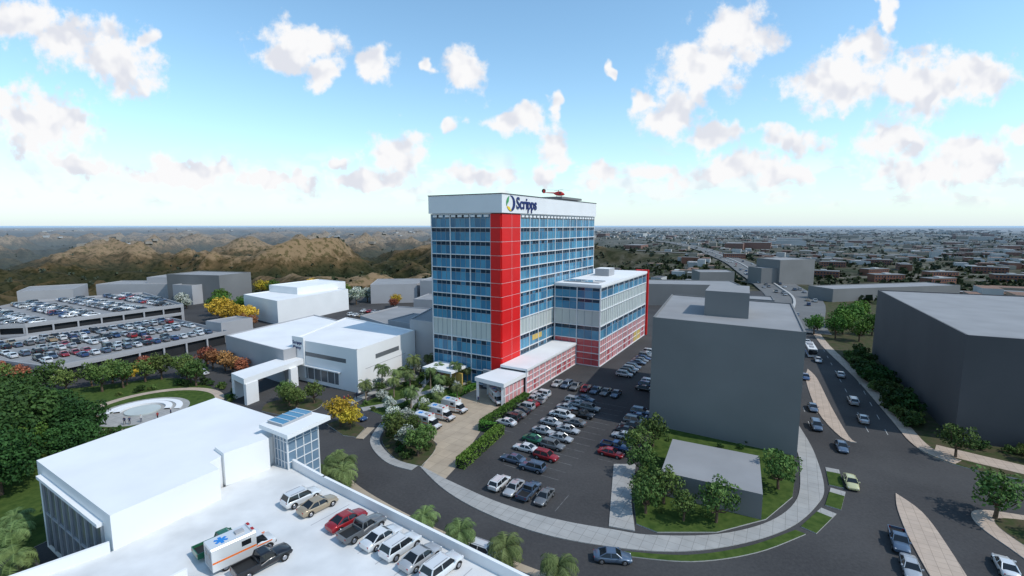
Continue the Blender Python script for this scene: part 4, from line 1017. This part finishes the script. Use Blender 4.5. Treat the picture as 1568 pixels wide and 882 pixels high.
for i in range(8500):
    side=R()
    if side<.45: az=math.radians(U(-58,9))
    else: az=math.radians(U(3,58))
    r=325*math.exp((R()**1.1)*2.4); x_=r*math.sin(az);y_=r*math.cos(az)
    if nearfwy(x_,y_,22): continue
    if 140<x_ and r<400 and R()<.5: continue
    z,rd=hfull(x_,y_)
    if side<.45 and rd>.55 and R()<.75: continue
    s=U(1.2,3.0)*(1+r/2400)*(1.0 if side>.45 else .7); n=8 if r<900 else 4
    for _ in range(n):
        p=Vector((x_+U(-s,s),y_+U(-s,s),z+U(0.1,1.1)*s)); nr=Vector((U(-1,1),U(-1,1),U(-.2,1))).normalized(); e=nr.orthogonal().normalized();g=nr.cross(e);q=s*U(.45,.8)
        sm.face([p-e*q,p-g*q,p+e*q,p+g*q],'shrub',U(0,1))
sm.obj('distant_trees')

# ------------------------------------------------------------------ sky
W=bpy.data.worlds.new('World'); SC.world=W; W.use_nodes=True
try:
    W.cycles.sampling_method='NONE'
except Exception as e: print(e)
nt=W.node_tree; N=nt.nodes; Lk=nt.links; N.clear()
out=N.new('ShaderNodeOutputWorld'); bg=N.new('ShaderNodeBackground'); bg.inputs['Strength'].default_value=0.12; Lk.new(bg.outputs[0],out.inputs[0])
sky=N.new('ShaderNodeTexSky'); sky.sky_type='NISHITA'; sky.sun_disc=False; sky.sun_elevation=SUN_EL; sky.sun_rotation=SUN_AZ; sky.air_density=1.0; sky.dust_density=0.3; sky.ozone_density=1.5
tc=N.new('ShaderNodeTexCoord'); sep=N.new('ShaderNodeSeparateXYZ'); Lk.new(tc.outputs['Generated'],sep.inputs[0])
def math_(op,a,b=None,c=None):
    n=N.new('ShaderNodeMath'); n.operation=op
    for i,v in enumerate((a,b,c)):
        if v is None: continue
        if isinstance(v,(int,float)): n.inputs[i].default_value=v
        else: Lk.new(v,n.inputs[i])
    return n.outputs[0]
def vmath(op,a,b=None,c=None,out_=0):
    n=N.new('ShaderNodeVectorMath'); n.operation=op
    for i,v in enumerate((a,b,c)):
        if v is None: continue
        if isinstance(v,tuple): n.inputs[i].default_value=v
        else: Lk.new(v,n.inputs[i])
    return n.outputs[out_]
ay=math_('MAXIMUM',math_('ABSOLUTE',sep.outputs[1]),0.08)
px=math_('DIVIDE',sep.outputs[0],ay); pz=math_('DIVIDE',sep.outputs[2],ay)
cb=N.new('ShaderNodeCombineXYZ'); Lk.new(px,cb.inputs[0]); Lk.new(pz,cb.inputs[1]); P0=cb.outputs[0]
def nz(vec,sc,det,ro=0.55,o='Color'):
    q=N.new('ShaderNodeTexNoise'); q.noise_dimensions='2D'; q.inputs['Scale'].default_value=sc; q.inputs['Detail'].default_value=det; q.inputs['Roughness'].default_value=ro; Lk.new(vec,q.inputs['Vector']); return q.outputs[o]
w1=vmath('MULTIPLY',vmath('SUBTRACT',nz(P0,10,3,.6),(.5,.5,.5)),(.1,.085,0))
P1=vmath('ADD',P0,w1)
blobs=[(-.94,.395,.085,.045),(-.855,.35,.1,.055),(-.755,.31,.07,.06),(-.70,.355,.02,.018),(-.93,.197,.1,.065),(-.99,.255,.03,.02),(-.85,.118,.075,.03),(-.645,.1,.14,.028),(-.475,.09,.1,.02),(-.42,.342,.09,.04),(-.375,.296,.04,.03),(-.265,.315,.045,.035),(-.168,.298,.018,.015),(-.088,.293,.048,.042),(-.228,.138,.07,.048),(-.35,.128,.022,.014),(-.295,.092,.08,.02),(0,.204,.06,.025),(.073,.237,.02,.027),(.073,.158,.04,.048),(-.122,.207,.02,.012),(.067,.109,.046,.016),(-.058,.092,.08,.02),(.19,.29,.012,.022),(.43,.36,.075,.055),(.37,.30,.08,.055),(.31,.22,.07,.045),(.248,.243,.028,.02),(.4,.178,.055,.027),(.285,.092,.06,.02),(.173,.092,.033,.03),(.43,.112,.08,.033),(.73,.4,.02,.053),(.69,.335,.065,.04),(.635,.27,.1,.046),(.79,.276,.12,.06),(.91,.29,.085,.046),(.556,.17,.08,.024),(.765,.17,.09,.04),(.91,.138,.08,.04),(.83,.105,.12,.033),(.53,.105,.08,.027),(1,.178,.04,.02),
 (-1.25,.25,.15,.08),(1.3,.3,.2,.09),(-.2,.62,.2,.08),(.6,.75,.25,.1)]
acc=None
for (x_,z_,rx,rz) in blobs:
    rx*=1.08; rz*=1.12
    q=vmath('MULTIPLY_ADD',P1,(1/rx,1/rz,0),(-x_/rx,-z_/rz,0)); l=vmath('LENGTH',q,out_=1)
    if acc is None: acc=l
    else:
        n=N.new('ShaderNodeMath'); n.operation='SMOOTH_MIN'; n.inputs[2].default_value=.3; Lk.new(acc,n.inputs[0]); Lk.new(l,n.inputs[1]); acc=n.outputs[0]
fb_=nz(P0,24,6,.62,'Fac')
dens=math_('ADD',math_('SUBTRACT',1.12,acc),math_('MULTIPLY',math_('SUBTRACT',fb_,.5),1.5))
def mrange(v,a,b,c=0,d=1,smooth_=True):
    n=N.new('ShaderNodeMapRange'); n.interpolation_type='SMOOTHSTEP' if smooth_ else 'LINEAR'
    n.inputs['From Min'].default_value=a;n.inputs['From Max'].default_value=b;n.inputs['To Min'].default_value=c;n.inputs['To Max'].default_value=d; Lk.new(v,n.inputs[0]); return n.outputs[0]
m1=mrange(dens,-.03,.6)
st=vmath('MULTIPLY',P0,(1,2.4,1)); hz=nz(st,8,5,.6,'Fac')
band=math_('MULTIPLY',mrange(pz,.02,.06),mrange(pz,.17,.09))
m2=math_('MULTIPLY',math_('MULTIPLY',mrange(hz,.48,.62),band),.7)
mask=math_('MAXIMUM',m1,m2)
mask=math_('MULTIPLY',mask,mrange(pz,0.005,.05))
off=vmath('ADD',P0,(-.014,-.022,0)); sh=math_('SUBTRACT',nz(P1,14,2,.5,'Fac'),nz(off,14,2,.5,'Fac'))
shade=mrange(sh,-.22,.06)
def mixc(f,a,b,mode='MIX'):
    x=N.new('ShaderNodeMix'); x.data_type='RGBA'; x.clamp_result=False; x.blend_type=mode
    if isinstance(f,(int,float)): x.inputs[0].default_value=f
    else: Lk.new(f,x.inputs[0])
    for i,c in ((6,a),(7,b)):
        if isinstance(c,tuple): x.inputs[i].default_value=(*c,1)
        else: Lk.new(c,x.inputs[i])
    return x.outputs[2]
cc=mixc(shade,(6.3,6.5,7.1),(8.0,8.0,8.1))
hzf=math_('POWER',math_('SUBTRACT',1,math_('MINIMUM',math_('ABSOLUTE',sep.outputs[2]),1)),9.5)
skyg=mixc(1.0,sky.outputs[0],(1.5,1.82,1.78),'MULTIPLY')
skyc=mixc(math_('MULTIPLY',hzf,.9),skyg,(6.2,7.0,7.5))
Lk.new(mixc(mask,skyc,cc),bg.inputs['Color'])

sun=bpy.data.lights.new('sun','SUN'); sun.energy=3.0; sun.angle=math.radians(.5); sun.color=(1,.96,.9)
so_=bpy.data.objects.new('sun',sun); COL.objects.link(so_)
dv=Vector((math.sin(SUN_AZ)*math.cos(SUN_EL),math.cos(SUN_AZ)*math.cos(SUN_EL),math.sin(SUN_EL)))
so_.rotation_euler=dv.to_track_quat('Z','Y').to_euler(); so_.location=(100,-50,150)

cam=bpy.data.cameras.new('camera'); co=bpy.data.objects.new('camera',cam); COL.objects.link(co); SC.camera=co
cam.sensor_width=36; cam.lens=36*750/1568; cam.clip_start=.5; cam.clip_end=100000
co.location=(0,0,42); co.rotation_euler=(math.radians(90)-math.atan(96/750),0,0)
SC.view_settings.view_transform='Standard'; SC.view_settings.look='None'; SC.view_settings.exposure=0
print('objs',len(bpy.data.objects))
